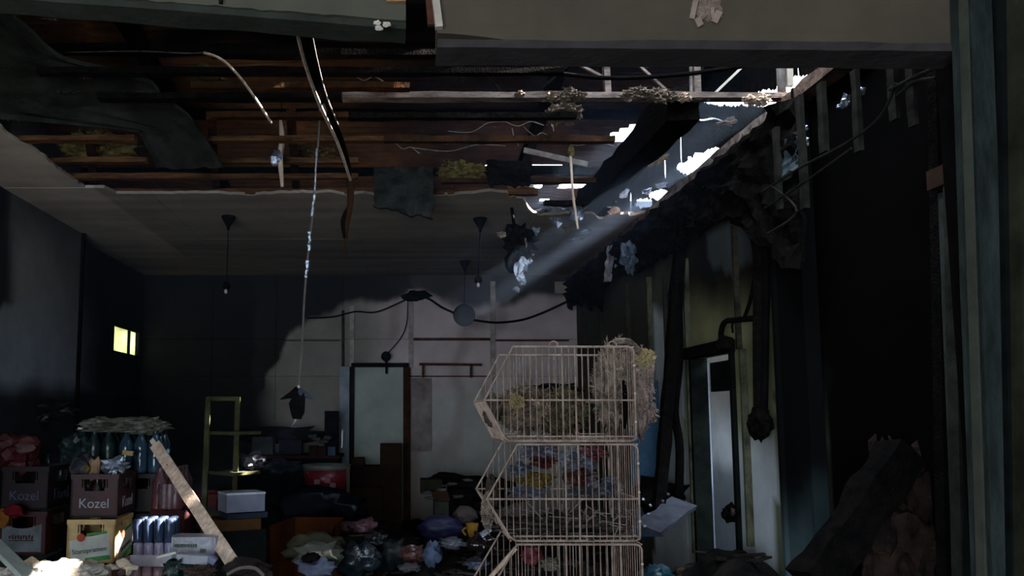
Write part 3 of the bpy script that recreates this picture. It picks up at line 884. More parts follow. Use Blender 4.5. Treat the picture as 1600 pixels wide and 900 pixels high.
def sag(u, v):
    l = Vector(interp3([(0, (-60, 30)), (.35, (-60, 110)), (.62, (-40, 182)), (.8, (215, 205)), (1, (245, 264))], v))
    r = Vector(interp3([(0, (20, 28)), (.25, (95, 92)), (.5, (235, 132)), (.75, (300, 190)), (1, (348, 262))], v))
    q = l.lerp(r, u)
    Y = lerp(3.3, 4.72, v) + .05 * nz(u * 4, v * 4, 9)
    return P(q.x + 8 * nz(v * 9, u * 3), q.y + 6 * nz(u * 5, v * 6, 1), Y)


def interp3(pts, x):
    for (x0, a), (x1, b) in zip(pts, pts[1:]):
        if x <= x1:
            t_ = (x - x0) / (x1 - x0); return (lerp(a[0], b[0], t_), lerp(a[1], b[1], t_))
    return pts[-1][1]


sg.sheet(sag, 26, 26, thick=.02, normal=(0, -.3, 1))
tag(rebase(sg.build('hanging_ceiling_board', M_sag)), 'large dark grey ceiling board torn loose and sagging at upper left', 'board')
M_torn = mat('torn_paper_edge', (.20, .145, .105), .9, col2=(.06, .05, .04), scale=20)
for i, (x, y, w_, Y, where) in enumerate(((212, 136, 52, 4.3, 'flat pale torn strip at the upper edge of the sagging board'), (285, 150, 48, 4.4, 'brightest torn flap, at the right tip of the sagging board'), (75, 24, 26, 3.6, 'small torn scrap just under the left lintel'), (130, 116, 22, 4.1, 'brownish torn scrap on the sagging board below the left lintel'), (12, 14, 26, 3.5, 'torn scrap in the top left corner under the lintel'), (95, 138, 60, 4.2, 'long dull torn edge across the middle of the sagging board'), (25, 182, 50, 4.6, 'torn edge low on the far left of the sagging board'))):
    m = MB()
    a_, b_ = P(x - w_ / 2, y + 2, Y - .25), P(x + w_ / 2, y + 4, Y - .25)
    m.sheet(lambda u, v: a_.lerp(b_, u) + Vector((0, .03 * v, (.012 + .03 * abs(nz(u * 6, x))) * (v - .5) + .012 * nz(u * 13, x, 1))), 16, 2, thick=.004, normal=(0, 1, 0))
    tag(rebase(m.build('torn_edge', M_torn)), where, 'torn edge', 'torn edges at upper left of the ceiling')

# mineral wool between the battens
for lab, (x, y, rx, ry, Y), m_ in (('yellowish wool stuffed between ceiling battens at far left', (155, 228, 55, 20, 5.1), M_wool), ('yellow wool tuft at the middle ceiling edge by the hanging black board', (722, 270, 33, 15, 5.6), M_wool), ('yellow wool patch lit under the roof hole beside the charred timber', (1021, 244, 19, 11, 5.6), M_wool), ('green-brown wool over the battens right of the curved wire', (490, 240, 30, 12, 5.3), mat('brown_wool', (.20, .12, .05), .95, col2=(.06, .04, .02), scale=20, bump=1)),
                                  ('dark wool wad over the battens at left centre', (325, 118, 24, 7, 4.6), M_wool), ('small wool wad under the wide truss chord', (880, 178, 26, 9, 4.4), M_woolgrey)):
    p = P(x, y, Y)
    tag(rebase(MB().blob(p, (rx / F * Y, .12, ry / F * Y), 4, .35, 3.2, x * .1, fuzz=500).build('mineral_wool', m_, smooth=True)), lab, 'insulation')

# foil and film scraps near the roof hole (each a crumpled piece)
spots = ((871, 338, 26, 18, 6.4, M_foil), (893, 320, 24, 12, 6.3, M_film), (902, 334, 18, 14, 6.2, M_foil), (953, 316, 12, 9, 6.6, M_foil), (975, 303, 9, 7, 6.6, M_film), (836, 362, 10, 8, 6.2, M_film), (915, 362, 14, 5, 6.7, M_film), (930, 345, 16, 7, 6.8, M_woolgrey), (845, 329, 10, 5, 6.2, M_foil), (922, 297, 12, 8, 6.2, M_woolgrey), (935, 285, 10, 5, 6.1, M_film), (960, 330, 14, 8, 6.9, M_woolgrey), (828, 288, 16, 4, 6.0, M_foil), (800, 290, 18, 5, 5.9, M_woolgrey), (1140, 190, 22, 6, 4.8, M_woolgrey), (1010, 300, 9, 7, 6.0, M_foil), (1033, 290, 13, 5, 5.9, M_film), (900, 375, 16, 4, 7.0, M_foil), (887, 358, 10, 6, 6.6, M_wool))
SPOT_L = ['large crinkled foil right below the lens-shaped roof hole', 'bluish film shred beside the thin brown wire', 'foil crumple right of the thin brown wire', 'foil knot under the lower end of the charred timber', 'bluish film knot right of the charred timber', 'bluish film piece on the rusty end batten', 'film shred on the right end of the rusty end batten', 'grey rag left of the gaps under the roof', 'foil shred below the small round roof hole', 'grey rag at the right of the lens-shaped roof hole', 'film tip up against the charred timber', 'grey rag in the haze by the wall gaps', 'foil strip left of the small round roof hole', 'grey strip at the right end of the yellow wool', 'long grey rag hanging near the truss chord at right', 'small foil piece beside the upper wall gap', 'narrow film piece above the upper wall gap', 'foil strip below the pale end batten', 'yellowish foil bit at the foot of the thin brown wire']
for i, (x, y, rx, ry, Y, m_) in enumerate(spots):
    p = P(x, y, Y)
    tag(rebase(MB().blob(p, (rx / F * Y * .6, .05, ry / F * Y * .7), 2, .8, 3.5, i * 1.7).build('foil_scrap', m_)), SPOT_L[i], 'scrap', 'torn scraps under the roof hole')
hang_tube('foil_thread', 'sagging thread of foil lit under the truss chord at right', 'thread', [P(1068, 182, 4.7), P(1095, 188, 4.75), P(1118, 186, 4.8), P(1145, 197, 4.85), P(1172, 198, 4.9)], .006, M_foil)
hang_tube('sagging_cable', 'black cable drooping across the truss from the roof opening', 'cable', [P(850, 112, 3.85), P(950, 122, 3.85), P(1060, 117, 3.85), P(1150, 105, 3.85), P(1230, 95, 3.85), P(1310, 74, 3.85)], .011, M_soot)
hang_tube('thin_hanging_wire', 'thin brown wire hanging from the battens across the small roof hole', 'wire', [P(891, 232, 5.0), P(893, 270, 5.0), P(896, 310, 5.0), P(903, 358, 5.0)], .008, M_pale)
tag(rebase(MB().box(P(868, 246, 5.2), (.42, .02, .035), Matrix.Rotation(R(13), 3, 'Y')).build('loose_lath', M_steel)), 'loose pale lath tilting under the roof sheets, left of the large hole', 'lath')
tag(rebase(MB().blob(P(892, 237, 5.0), (.02, .02, .035), 2, .3).build('wool_tuft', M_wool)), 'tiny wool tuft at the top of the thin brown wire', 'insulation')
WIRE_L = ['faint wire slanting above the yellow wool', 'short wire hanging steeply right of the yellow wool', 'level thin wire over the middle battens', 'curled wire over the hanging black board', 'short slanting wire left of the loose pale lath', 'longest burnt wire, running towards the thin brown wire', 'short wire at the left end of the truss chord', 'tiny upright wire below the truss chord', 'wire slanting down below the middle of the truss chord']
for i, (xa_, ya_, xb_, yb_, Y) in enumerate(((700, 205, 790, 190, 5.0), (800, 200, 810, 228, 5.0), (640, 230, 790, 228, 5.1), (610, 215, 655, 240, 5.0), (818, 198, 860, 215, 5.0), (860, 215, 960, 228, 5.2), (545, 110, 600, 128, 4.2), (860, 180, 865, 205, 4.6), (780, 185, 850, 196, 4.7))):
    a, b = P(xa_, ya_, Y), P(xb_, yb_, Y)
    tag(rebase(MB().tube(curve([a, a.lerp(b, .4) + Vector((0, 0, -.03)), a.lerp(b, .7) + Vector((0, 0, .01)), b], 5), .0035, 5).build('dangling_wire', M_steel)), WIRE_L[i], 'wire', 'burnt wires between the ceiling battens')

# lump of burnt ceiling with foil hanging at the end of the ceiling remains
t = thing('hanging_debris', 'burnt clump hanging from the ceiling with a ragged tail of crumpled foil', 'debris', P(805, 400, 5.9))
m = MB(); m.blob(P(808, 375, 5.9), (.12, .08, .10), 3, .45, 2.5, 8); m.blob(P(805, 405, 5.9), (.065, .05, .10), 2, .4, 3, 2)
m.build('burnt_clump', M_char, t)
MB().tube([P(806, 370, 5.9), (P(806, 370, 5.9).x, 6.15, ZC + .06)], .012).build('hanging_wire', M_char, t)
for x, y, rx, ry in ((813, 415, 10, 13), (812, 430, 8, 9), (817, 441, 5, 5), (807, 452, 5, 4), (828, 408, 5, 5), (783, 366, 7, 4), (820, 380, 3, 9), (833, 398, 2, 2)):
    MB().blob(P(x, y, 5.86), (rx / F * 5.9, .02, ry / F * 5.9), 2, .55, 3, x * .3).build('foil_shred', M_foil if y > 400 else M_woolgrey, t)

K = 1.0
# pendants: ceiling rose, cord, bare socket
for lab, x, y0, y1, disc in (('burnt pendant cord under a funnel rose, left of the hanging foil cord', 357, 338, 447, False), ('burnt pendant under a funnel rose, left of the hanging foil clump', 750, 341, 437, False), ('round grey lamp on a cord, strung on a sagging cable by the back wall', 726, 408, 493, True)):
    a = PZ(x, y0, ZC - .0); Y = a.y
    t = thing('pendant_lamp', lab, 'lamp', (a.x, Y, ZC))
    MB().lathe((a.x, Y, ZC - .10), [(.010, -.01), (.016, .02), (.05, .08), (.055, .10)], 12).build('ceiling_rose', M_soot, t, True)
    e = P(x - (3 if not disc else 1), y1, Y)
    MB().tube([(a.x, Y, ZC - .1), e], .004, 5).build('cord', M_soot, t)
    if disc: MB().lathe((e.x, Y - .03, e.z), [(.05, -.06), (.10, -.04), (.112, 0), (.10, .04), (.05, .06)], 20, 'y').build('lamp_disc', mat('grey_lamp', (.07, .07, .075), .6, col2=(.04, .04, .045)), t, True)
    else:
        MB().blob(e, (.03, .03, .035), 2, .2).build('socket', M_soot, t)
        MB().blob(e + Vector((0, -.02, -.045)), (.014, .014, .02), 1, .2).build('bulb_stub', M_cream, t)
    hang_xyz = e
YD = hang_xyz.y
tag(rebase(MB().tube(curve([P(644, 462, YD), P(668, 466, YD), P(690, 480, YD), P(712, 490, YD - .02)]), .012).build('sagging_cable', M_soot, smooth=True)), 'black cable from the soot edge down to the round grey lamp', 'cable')
tag(rebase(MB().tube(curve([P(739, 500, YD - .02), P(775, 504, YD), P(815, 500, YD), P(850, 488, YD), P(889, 470, YD + .1)]), .012).build('sagging_cable', M_soot, smooth=True)), 'black cable sagging from the round grey lamp to the right corner of the back wall', 'cable')
tag(rebase(MB().tube(curve([P(480, 497, YB - .1), P(520, 495, YB - .1), P(555, 487, YB - .1), P(590, 487, YB - .1), P(640, 465, YB - .1)]), .008).build('sagging_cable', M_soot, smooth=True)), 'thin cable sagging along the soot edge above the pale door', 'cable')
tag(rebase(MB().blob(P(652, 462, YB - .05), (.14, .06, .06), 2, .5, 3, 2).build('burnt_junction', M_char)), 'burnt black junction clump where the cables meet on the back wall', 'cable clump')

# strips hanging at the top of the right wall
tag(rebase(wobbly_sheet((P(949, 385, 6.9), P(962, 381, 6.9), P(955, 440, 6.9), P(943, 440, 6.9)), 5, 14, .03, .006, 2).build('hanging_metal_strip', mat('dull_strip', (.36, .34, .36), .5, .3))), 'pale metal strip hanging from the top of the right wall, beside dark foil', 'metal strip')
tag(rebase(wobbly_sheet((P(963, 372, 6.9), P(967, 372, 6.9), P(967, 420, 6.9), P(961, 420, 6.9)), 3, 12, .03, .006, 4).build('hanging_metal_strip', M_film)), 'narrow bluish strip hanging just right of the pale metal strip', 'metal strip')
tag(rebase(MB().blob(P(984, 402, 6.3), (.06, .05, .11), 3, .5, 5, 2).build('hanging_foil', mat('dark_blue_foil', (.16, .20, .27), .35, .6, col2=(.05, .06, .09), scale=20, bump=1))), 'dark blue crumpled foil hanging under the top of the right wall', 'foil')
# ragged burnt insulation hanging below the wall plate
hr = MB()


def hang_low(px): return interp([(880, 470), (940, 480), (960, 430), (1000, 425), (1040, 400), (1080, 380), (1120, 350), (1160, 335), (1200, 380), (1240, 420)], px)


def hr_fn(u, v):
    y = lerp(3.7, 9.0, u)
    px, _ = proj((XR - .1, y, 2.5))
    z1 = PX(px, hang_low(px) + 16 * nz(y * 5, 3) + 12 * nz(y * 17, 1), XR - .1).z
    z = lerp(ZC - .085, z1, v)
    return (XR - .12 - .10 * abs(nz(y * 3, v * 4, 2)) - .05 * nz(y * 9, v * 9), y, z)


tag(rebase(hr.sheet(hr_fn, 150, 14, thick=.02, normal=(1, 0, 0)).build('hanging_burnt_insulation', M_char)), 'ragged black curtain of burnt insulation hanging along the top of the right wall', 'insulation')
# conduit with bend and burnt box on the right wall
t = thing('cable_conduit', 'thick burnt black conduit bending down the right wall to a charred box', 'conduit', PX(1188, 600, XR - .08))
MB().tube(curve([PX(1148, 342, XR - .08), PX(1170, 352, XR - .08), PX(1184, 380, XR - .08), PX(1187, 430, XR - .08), PX(1186, 520, XR - .08), PX(1187, 640, XR - .08)], 6), .034, 8).build('conduit', M_char, t)
MB().tube(curve([PX(1176, 352, XR - .07), PX(1195, 390, XR - .07), PX(1197, 450, XR - .07), PX(1194, 640, XR - .07)], 6), .02, 8).build('conduit', M_soot, t)
MB().blob(PX(1188, 662, XR - .08), (.05, .09, .085), 3, .25, 3, 3).build('burnt_box', M_char, t)
t = thing('wall_lamp', 'burnt black lamp bracket on the right wall over the doorway, with a drooping wire', 'lamp', PX(1131, 520, XR - .1))
MB().tube(curve([PX(1183, 497, XR - .06), PX(1150, 500, XR - .08), PX(1133, 503, XR - .1), PX(1127, 518, XR - .1), PX(1127, 535, XR - .1)], 6), .016).build('bracket_arm', M_char, t)
MB().blob(PX(1131, 538, XR - .1), (.04, .08, .05), 2, .3, 3, 1).build('lamp_head', M_char, t)
MB().tube(curve([PX(1147, 500, XR - .12), PX(1144, 508, XR - .12), PX(1145, 520, XR - .12)], 4), .006).build('wire', M_soot, t)
MB().tube(curve([PX(1180, 430, XR - .07), PX(1172, 470, XR - .07), PX(1163, 496, XR - .07)], 4), .010).build('wire', M_char, t)
# leaning charred studs and black switch cable
tag(rebase(MB().bar(P(1062, 392, 5.55), P(1030, 800, 5.35), .075, .07, up=(1, 0, 0), seg=12, rough=.3).build('leaning_stud', M_char)), 'tall charred stud leaning against the right wall, left of the doorway', 'stud')
tag(rebase(MB().tube(curve([PX(1058, 440, XR - .1), PX(1061, 560, XR - .1), PX(1054, 640, XR - .12), PX(1062, 700, XR - .1), PX(1060, 790, XR - .1)], 6), .028, 6).build('hanging_cable_bundle', M_char)), 'black bundle of burnt cables down the right wall just left of the doorway', 'cable bundle')
tag(rebase(MB().blob(PX(1051, 653, XR - .13), (.03, .07, .04), 2, .3, 3, 5).build('burnt_switch', M_soot)), 'burnt black switch box beside the cable bundle on the right wall', 'switch')
# blue panel behind basket on the right
tag(rebase(MB().box(P(1009, 715, 6.0), (.20, .04, 1.1)).build('blue_upright_board', mat('dull_blue_panel', (.075, .15, .24), .6, col2=(.04, .085, .15)))), 'dull blue upright panel behind the wire basket stack', 'panel')
# studs, wires and a net in the dark upper right corner
M_stud = mat('sooty_stud', (.035, .032, .026), .8, col2=(.012, .011, .010), scale=10)
STUD_L = iter(['first sooty stud from the bright opening, beside the blue film', 'second sooty stud from the bright opening, right of the blue film', 'third sooty stud from the bright opening', 'fourth sooty stud from the bright opening, beside two foil scraps', 'fifth sooty stud, short, near the door frame', 'last sooty stud, nearest the door frame'])
for x, ya_, yb_, wp in ((1212, 200, 330, 7), (1249, 150, 330, 8), (1283, 130, 240, 8), (1335, 110, 240, 8), (1393, 90, 190, 8), (1420, 85, 200, 5)):
    a, b = PX(x, ya_, XR - .16), PX(x + 2, yb_, XR - .16)
    tag(rebase(MB().bar(a, (a.x, a.y, b.z), .04, wp / F * a.y, up=(1, 0, 0), seg=5, rough=.3).build('hanging_stud', M_stud)), next(STUD_L), 'stud', 'sooty studs in the upper right corner')
for i, pts in enumerate((((1190, 300), (1250, 262), (1320, 225), (1375, 182), (1400, 130)), ((1390, 140), (1440, 115), (1478, 100)), ((1195, 325), (1260, 282), (1330, 232)), ((1400, 150), (1430, 128), (1462, 122)), ((1205, 290), (1245, 330), (1200, 365)))):
    tag(rebase(MB().tube(curve([PX(x, y, XR - .2) for x, y in pts], 6), .006, 5).build('slack_wire', M_stud)), ['longest slack wire crossing all the sooty studs', 'short slack wire beside the door frame top', 'slack wire below the longest one, by the blue film', 'second short wire beside the door frame top', 'hooked wire bending under the blue film'][i], 'wire', 'slack wires in the upper right corner')
tag(rebase(wobbly_sheet((PX(1245, 205, XR - .13), PX(1225, 225, XR - .13), PX(1212, 300, XR - .13), PX(1247, 262, XR - .13)), 8, 10, .03, .004, 3).build('hanging_film', mat('grey_blue_film', (.14, .18, .20), .5, col2=(.06, .08, .09), translucent=.4))), 'dull blue plastic film hanging at the top right of the wall plate', 'film')
for x, y, r_ in ((1258, 222, 7), (1258, 200, 4), (1320, 158, 9), (1313, 166, 4), (1345, 142, 5)):
    tag(rebase(MB().blob(PX(x, y, XR - .10), (.015, r_ / F * 4.2, r_ / F * 3.4), 2, .6, 4, x * .2).build('foil_scrap', M_foil)), {1258222: 'bright blue-white foil knot by the second sooty stud', 1258200: 'tiny foil bit above the blue-white foil knot', 1320158: 'largest bright foil fleck by the fourth sooty stud', 1313166: 'small foil fleck under the largest one by the fourth stud', 1345142: 'foil fleck right above the largest one by the fourth stud'}[x * 1000 + y], 'scrap', 'foil scraps in the upper right corner')

# fallen charred beam at lower right and burnt upholstery behind it
tag(rebase(MB().bar(P(1268, 912, 3.0), P(1412, 708, 3.15), .13, .12, up=(0, 1, 0), seg=14, rough=.3).build('fallen_beam', M_char)), 'thick black fallen beam slanting up across the lower right corner', 'beam')
for i, (x, y, rx, ry, Y) in enumerate(((1420, 700, 60, 70, 3.3), (1440, 790, 50, 90, 3.1), (1470, 850, 40, 70, 2.9), (1400, 640, 40, 40, 3.4))):
    pass
hm = MB()
for x, y, rx, ry, Y in ((1425, 700, 55, 70, 3.4), (1450, 800, 45, 110, 3.2), (1400, 640, 30, 30, 3.5), (1430, 900, 70, 120, 3.2)):
    hm.blob(P(x, y, Y), (rx / F * Y, .14, ry / F * Y), 4, .24, 3.0, x)
tag(rebase(hm.build('burnt_debris_pile', mat('reddish_char', (.055, .032, .026), .95, col2=(.012, .010, .010), scale=9, bump=1))), 'tall reddish-black heap of burnt debris inside the doorway at the right edge', 'debris', kind='stuff')

# ------------------------------------------------------------------ rubble covering the floor


def rub_h(x, y):
    h = .30 + .13 * nz(x * 1.1, y * 1.1, 1) + .10 * nz(x * 3, y * 3, 2) + .05 * nz(x * 8, y * 8, 3)
    h += .10 * sm(6, 9, y)
    h += .42 * math.exp(-((x - 1.75) ** 2 / .10 + (y - 4.35) ** 2 / .35))
    h += .16 * math.exp(-((x - 1.35) ** 2 / .35 + (y - 5.2) ** 2 / 1.2))
    h += .10 * math.exp(-((x + 1.95) ** 2 / .30 + (y - 4.35) ** 2 / .10))
    if x > XR - .02 or x < XL: h = min(h, .1)
    h *= sm(2.4, 3.6, y + (.8 if x > -.2 and x > 1.0 else 0))
    if 0.1 < x < 1.1 and 2.8 < y < 3.65: h *= .1
    if -2.75 < x < -1.35 and 5.2 < y < 6.35: h = min(h, .02)
    return max(.005, h)


m = MB().sheet(lambda u, v: (lerp(XL + .02, XR - .02, u), lerp(2.4, YB - .02, v), rub_h(lerp(XL + .02, XR - .02, u), lerp(2.4, YB - .02, v))), 130, 180)
tag(rebase(m.build('rubble', M_rubble)), 'black ash and burnt rubble heaped over the whole floor', 'rubble', kind='stuff')
m = MB(); rnd = random.Random(3)
for i in range(900):
    x, y = rnd.uniform(XL + .15, XR - .15), rnd.uniform(3.3, 8.8)
    if 0.1 < x < 1.1 and 2.8 < y < 3.65: continue
    if -2.75 < x < -1.3 and 5.2 < y < 6.4: continue
    z = rub_h(x, y) + rnd.uniform(0, .02); L_ = rnd.uniform(.04, .2); a = rnd.uniform(0, 6.3); t_ = rnd.uniform(-.25, .25)
    d = Vector((math.cos(a), math.sin(a), t_)) * L_
    m.bar(Vector((x, y, z)) - d / 2, Vector((x, y, z)) + d / 2, rnd.uniform(.01, .05), rnd.uniform(.005, .02))
tag(rebase(m.build('charred_bits', mat('charred_bits', (.075, .06, .05), .9, col2=(.012, .011, .010), scale=3))), 'scattered charred splinters and shards lying over the rubble', 'debris', kind='stuff')

# ------------------------------------------------------------------ bottle crates
K = 1.0


def crate_maker(kind):
    w_, d_, h_ = .30, .40, .275
    body, edge = {'maroon': ((.060, .018, .018), (.03, .010, .010)), 'shaded_maroon': ((.016, .006, .007), (.007, .004, .004)), 'shaded_red': ((.055, .006, .007), (.02, .004, .004)), 'yellow': ((.80, .56, .24), (.52, .34, .13)), 'red': ((.28, .018, .02), (.12, .01, .012)), 'pink': ((.62, .40, .36), (.40, .24, .22)), 'green': ((.008, .020, .016), (.004, .008, .007)), 'dark': ((.014, .009, .009), (.006, .005, .005))}[kind]  # the left stack's maroon and red are copies darkened for shade
    mt_ = mat(kind + '_crate_plastic', body, .45, col2=edge, scale=6, bump=.05)
    r = bpy.data.objects.new('bottle_crate', None); COL.objects.link(r); ORIG[r.name] = Vector((0, 0, 0))

    def side(cx_, cy_, L_, along):
        """a crate wall with hand hole and lower slots; built of solid bars round the openings"""
        mm = MB(); T = .012

        def q(a0, a1, z0, z1, t=T):
            if along == 'x': mm.bb(cx_ + a0, cx_ + a1, cy_ - t / 2, cy_ + t / 2, z0, z1)
            else: mm.bb(cx_ - t / 2, cx_ + t / 2, cy_ + a0, cy_ + a1, z0, z1)
        H = L_ / 2
        q(-H, H, h_ - .035, h_ - .004, T * 1.6)
        q(-H, -.55 * H, .165, h_ - .035); q(.55 * H, H, .165, h_ - .035)
        q(-.55 * H, -.42 * H, .165, .185); q(.42 * H, .55 * H, .165, .185)
        q(-H, H, 0.0, .165) if kind != 'yellow' else [q(-H, H, .15, .168), q(-H, -.9 * H, 0, .15), q(.9 * H, H, 0, .15), q(-H, H, 0, .02), q(-.9 * H, .9 * H, .02, .15, T * .6)]
        q(-.5 * H, -.46 * H, .185, h_ - .035); q(.46 * H, .5 * H, .185, h_ - .035)
        return mm
    side(0, -d_ / 2 + .006, w_, 'x').build('front_wall', mt_, r)
    side(0, d_ / 2 - .006, w_, 'x').build('rear_wall', mt_, r)
    side(w_ / 2 - .006, 0, d_, 'y').build('side_wall', mt_, r)
    side(-w_ / 2 + .006, 0, d_, 'y').build('side_wall', mt_, r)
    MB().bb(-w_ / 2, w_ / 2, -d_ / 2, d_ / 2, 0, .012).build('crate_bottom', mt_, r)
    mm = MB()
    for i in range(1, 4): mm.bb(-w_ / 2 + .01, w_ / 2 - .01, -d_ / 2 + i * .1 - .003, -d_ / 2 + i * .1 + .003, .012, .15)
    for i in range(1, 3): mm.bb(-w_ / 2 + i * .1 - .003, -w_ / 2 + i * .1 + .003, -d_ / 2 + .01, d_ / 2 - .01, .012, .15)
    mm.build('divider', mt_, r)
    return r


M_label_w = mat('white_crate_label', (.72, .72, .66), .6, col2=(.52, .52, .44), scale=9, bump=0)
M_label_dim = mat('dim_crate_label', (.15, .165, .175), .6, col2=(.08, .09, .09), scale=9, bump=0)
M_ink = mat('label_ink', (.10, .13, .10), .7, bump=0)
M_inkred = mat('label_red', (.62, .12, .08), .6, bump=0)
M_inkgreen = mat('label_green', (.10, .38, .12), .6, bump=0)
M_letter_clear = mat('crate_lettering', (.42, .42, .46), .6, bump=0, var=.2)
M_letter_dim = mat('shaded_crate_lettering', (.085, .09, .13), .6, bump=0, var=.3)  # lettering copy darkened for the shaded left stack


def place(o, label, cat, loc, rz=0, group=None):
    o.location = loc; o.rotation_euler = (0, 0, rz)
    return tag(o, label, cat, group)


protos = {}


def crate(kind, loc, rz, label, face=None, bottles=False):
    first = kind not in protos
    if first: protos[kind] = crate_maker(kind); o = protos[kind]
    else:
        src = protos[kind]; o = src.copy(); COL.objects.link(o)
        for ch in src.children:
            if ch.name.split('.')[0] in ('front_wall', 'rear_wall', 'side_wall', 'crate_bottom', 'divider'):
                c = ch.copy(); COL.objects.link(c); c.parent = o
    ORIG[o.name] = Vector((0, 0, 0))
    if face == 'goat':
        M_letter = M_letter_dim if kind == 'shaded_maroon' else M_letter_clear
        text_mesh('lettering', 'Kozel', .085, M_letter, o, (0, -.205, .085), (R(90), 0, 0))
        text_mesh('lettering', 'Kozel', .10, M_letter, o, (.155, 0, .085), (R(90), 0, R(90)))
    if face == 'star':
        for nm, fr_, sgn in (('front', Matrix.Translation((0, -.205, .10)) @ Matrix.Rotation(R(-7), 4, 'Y'), 1), ('side', Matrix.Translation((.155, .02, .10)) @ Matrix.Rotation(R(90), 4, 'Z') @ Matrix.Rotation(R(-9), 4, 'Y'), 1)):
            ww = .25 if nm == 'front' else .33
            mm = MB(); i0 = 0
            pts = [Vector((-ww / 2, 0, -.075)), Vector((ww / 2, 0, -.075)), Vector((ww / 2, 0, .075)), Vector((-ww / 2, 0, .055))]
            mm.quad(*[fr_ @ p for p in pts]); mm.quad(*[fr_ @ (p + Vector((0, .006, 0))) for p in reversed(pts)])
            for a, b in ((0, 1), (1, 2), (2, 3), (3, 0)): mm.quad(fr_ @ pts[b], fr_ @ pts[a], fr_ @ (pts[a] + Vector((0, .006, 0))), fr_ @ (pts[b] + Vector((0, .006, 0))))
            mm.build('label_plate', M_label_w, o)
            e = fr_.to_euler()
            t_ = text_mesh('lettering', 'Staropramen', .042, M_ink, o, fr_ @ Vector((-.005, -.004, -.02)), (0, 0, 0))
            t_.rotation_euler = (fr_ @ Matrix.Rotation(R(90), 4, 'X')).to_euler()
            mm = MB(); c = fr_ @ Vector((-.05, -.002, .062))
            mm.lathe((0, 0, 0), [(.026, -.003), (.026, .003)], 14, 'y')
            mm.v = [fr_ @ (v + Vector((-.05, -.004, .066))) for v in mm.v]
            mm.build('red_seal', M_inkred, o)
            mm = MB(); mm.box((0, 0, 0), (ww * .62, .006, .028)); mm.v = [fr_ @ (v + Vector((.04, -.003, -.078))) for v in mm.v]
            mm.build('green_band', M_inkgreen, o)
            mm = MB(); mm.box((0, 0, 0), (ww * .5, .006, .014)); mm.v = [fr_ @ (v + Vector((.05, -.002, .080))) for v in mm.v]
            mm.build('green_band', M_inkgreen, o)
    if face == 'white':
        mm = MB()
        n_ = 10
        tp = [(-.125 + .25 * k / n_, .125 - .03 * math.sin(math.pi * k / n_)) for k in range(n_ + 1)]
        for (x0, z0), (x1, z1) in zip(tp, tp[1:]):
            mm.quad((x0, -.206, -.0 + .02), (x1, -.206, .02), (x1, -.206, z1 + .07), (x0, -.206, z0 + .07))
        mm.build('label_plate', M_label_dim, o)
        mm = MB()
        for q in range(9): mm.box((-.075 + q * .018 + .002 * math.sin(q * 7), -.209, .112 + .004 * math.sin(q * 3)), (.010, .002, .018 + .010 * abs(math.sin(q * 5))), Matrix.Rotation(R(12 * math.sin(q * 4)), 3, 'Y'))
        mm.bb(-.08, .08, -.210, -.208, .088, .093)
        mm.build('blurred_lettering', mat('label_brown_red', (.06, .02, .02), .7), o)
    if bottles:
        gm = mat('dirty_brown_glass', (.05, .035, .028), .25, col2=(.02, .016, .014), bump=0)
        n0 = 0
        bt = MB().lathe((0, 0, .014), [(.030, 0), (.031, .02), (.031, .14), (.024, .17), (.013, .20), (.012, .24), (.015, .245)], 9)
        rr = random.Random(len(label))
        base = None
        for i in range(3):
            for j in range(4):
                if rr.random() < .25: continue
                c_ = (-.1 + i * .1, -.15 + j * .1, 0)
                if base is None: base = bt.build('bottle', gm, o, True); b_ = base
                else: b_ = base.copy(); COL.objects.link(b_)
                b_.location = c_
    return place(o, label, 'crate', loc, rz)


yA, xA = 5.62, -1.985
crate('dark', (xA, yA, 0.0), R(1), 'dark crate at the very bottom of the front bottle crate stack')
crate('pink', (xA + .005, yA - .01, .285), R(-1), 'pinkish sunlit crate under the yellow crate')
crate('yellow', (xA, yA, .57), R(2), 'yellow bottle crate with a tilted white label in the front stack', 'star')
crate('maroon', (xA + .01, yA + .01, .855), R(2), 'maroon bottle crate with pale lettering on top of the yellow crate', 'goat', True)
# left stack
crate('dark', (-2.45, 5.62, 0.02), 0, 'dark crate at floor level in the left stack')
crate('green', (-2.45, 5.62, .31), 0, 'dark green crate under the red crate with the white label, left stack')
crate('shaded_red', (-2.42, 5.62, .62), R(1), 'red crate with a big white label in the left stack', 'white')
crate('shaded_maroon', (-2.41, 5.62, .905), R(-1), 'dark maroon crate with dim lettering on top of the left stack', 'goat')
tag(rebase(MB().bb(-2.62, -2.3, 5.42, 5.8, 0, .02).build('floor_board', M_char)), 'charred board lying under the left crate stack', 'board')
# rear stacks
for i in range(4):
    crate('green' if i != 3 else 'dark', (-2.16, 6.12, .275 * i), R(0), ['lowest', 'second lowest', 'third', 'topmost'][i] + ' crate of the dark stack behind the yellow crate, left column')
    crate('dark', (-1.84, 6.12, .275 * i), R(0), ['lowest', 'second lowest', 'third', 'topmost'][i] + ' crate of the dark stack behind the yellow crate, right column')
crate('red', (-1.62, 6.75, .62), R(12), 'red crate with white label half hidden behind the plank', 'white')
tag(rebase(MB().bb(-1.85, -1.4, 6.5, 7.0, .25, .62).build('cardboard_box', mat('sooty_cardboard', (.05, .035, .025), .9))), 'sooty box carrying the red crate behind the plank', 'box')

# ------------------------------------------------------------------ bottle packs in film
M_glassblue = mat('blue_clear_plastic', (.035, .075, .11), .12, col2=(.014, .03, .045), bump=0, scale=5)
M_glassteal = mat('teal_plastic', (.015, .038, .038), .3, col2=(.007, .016, .016), bump=0)


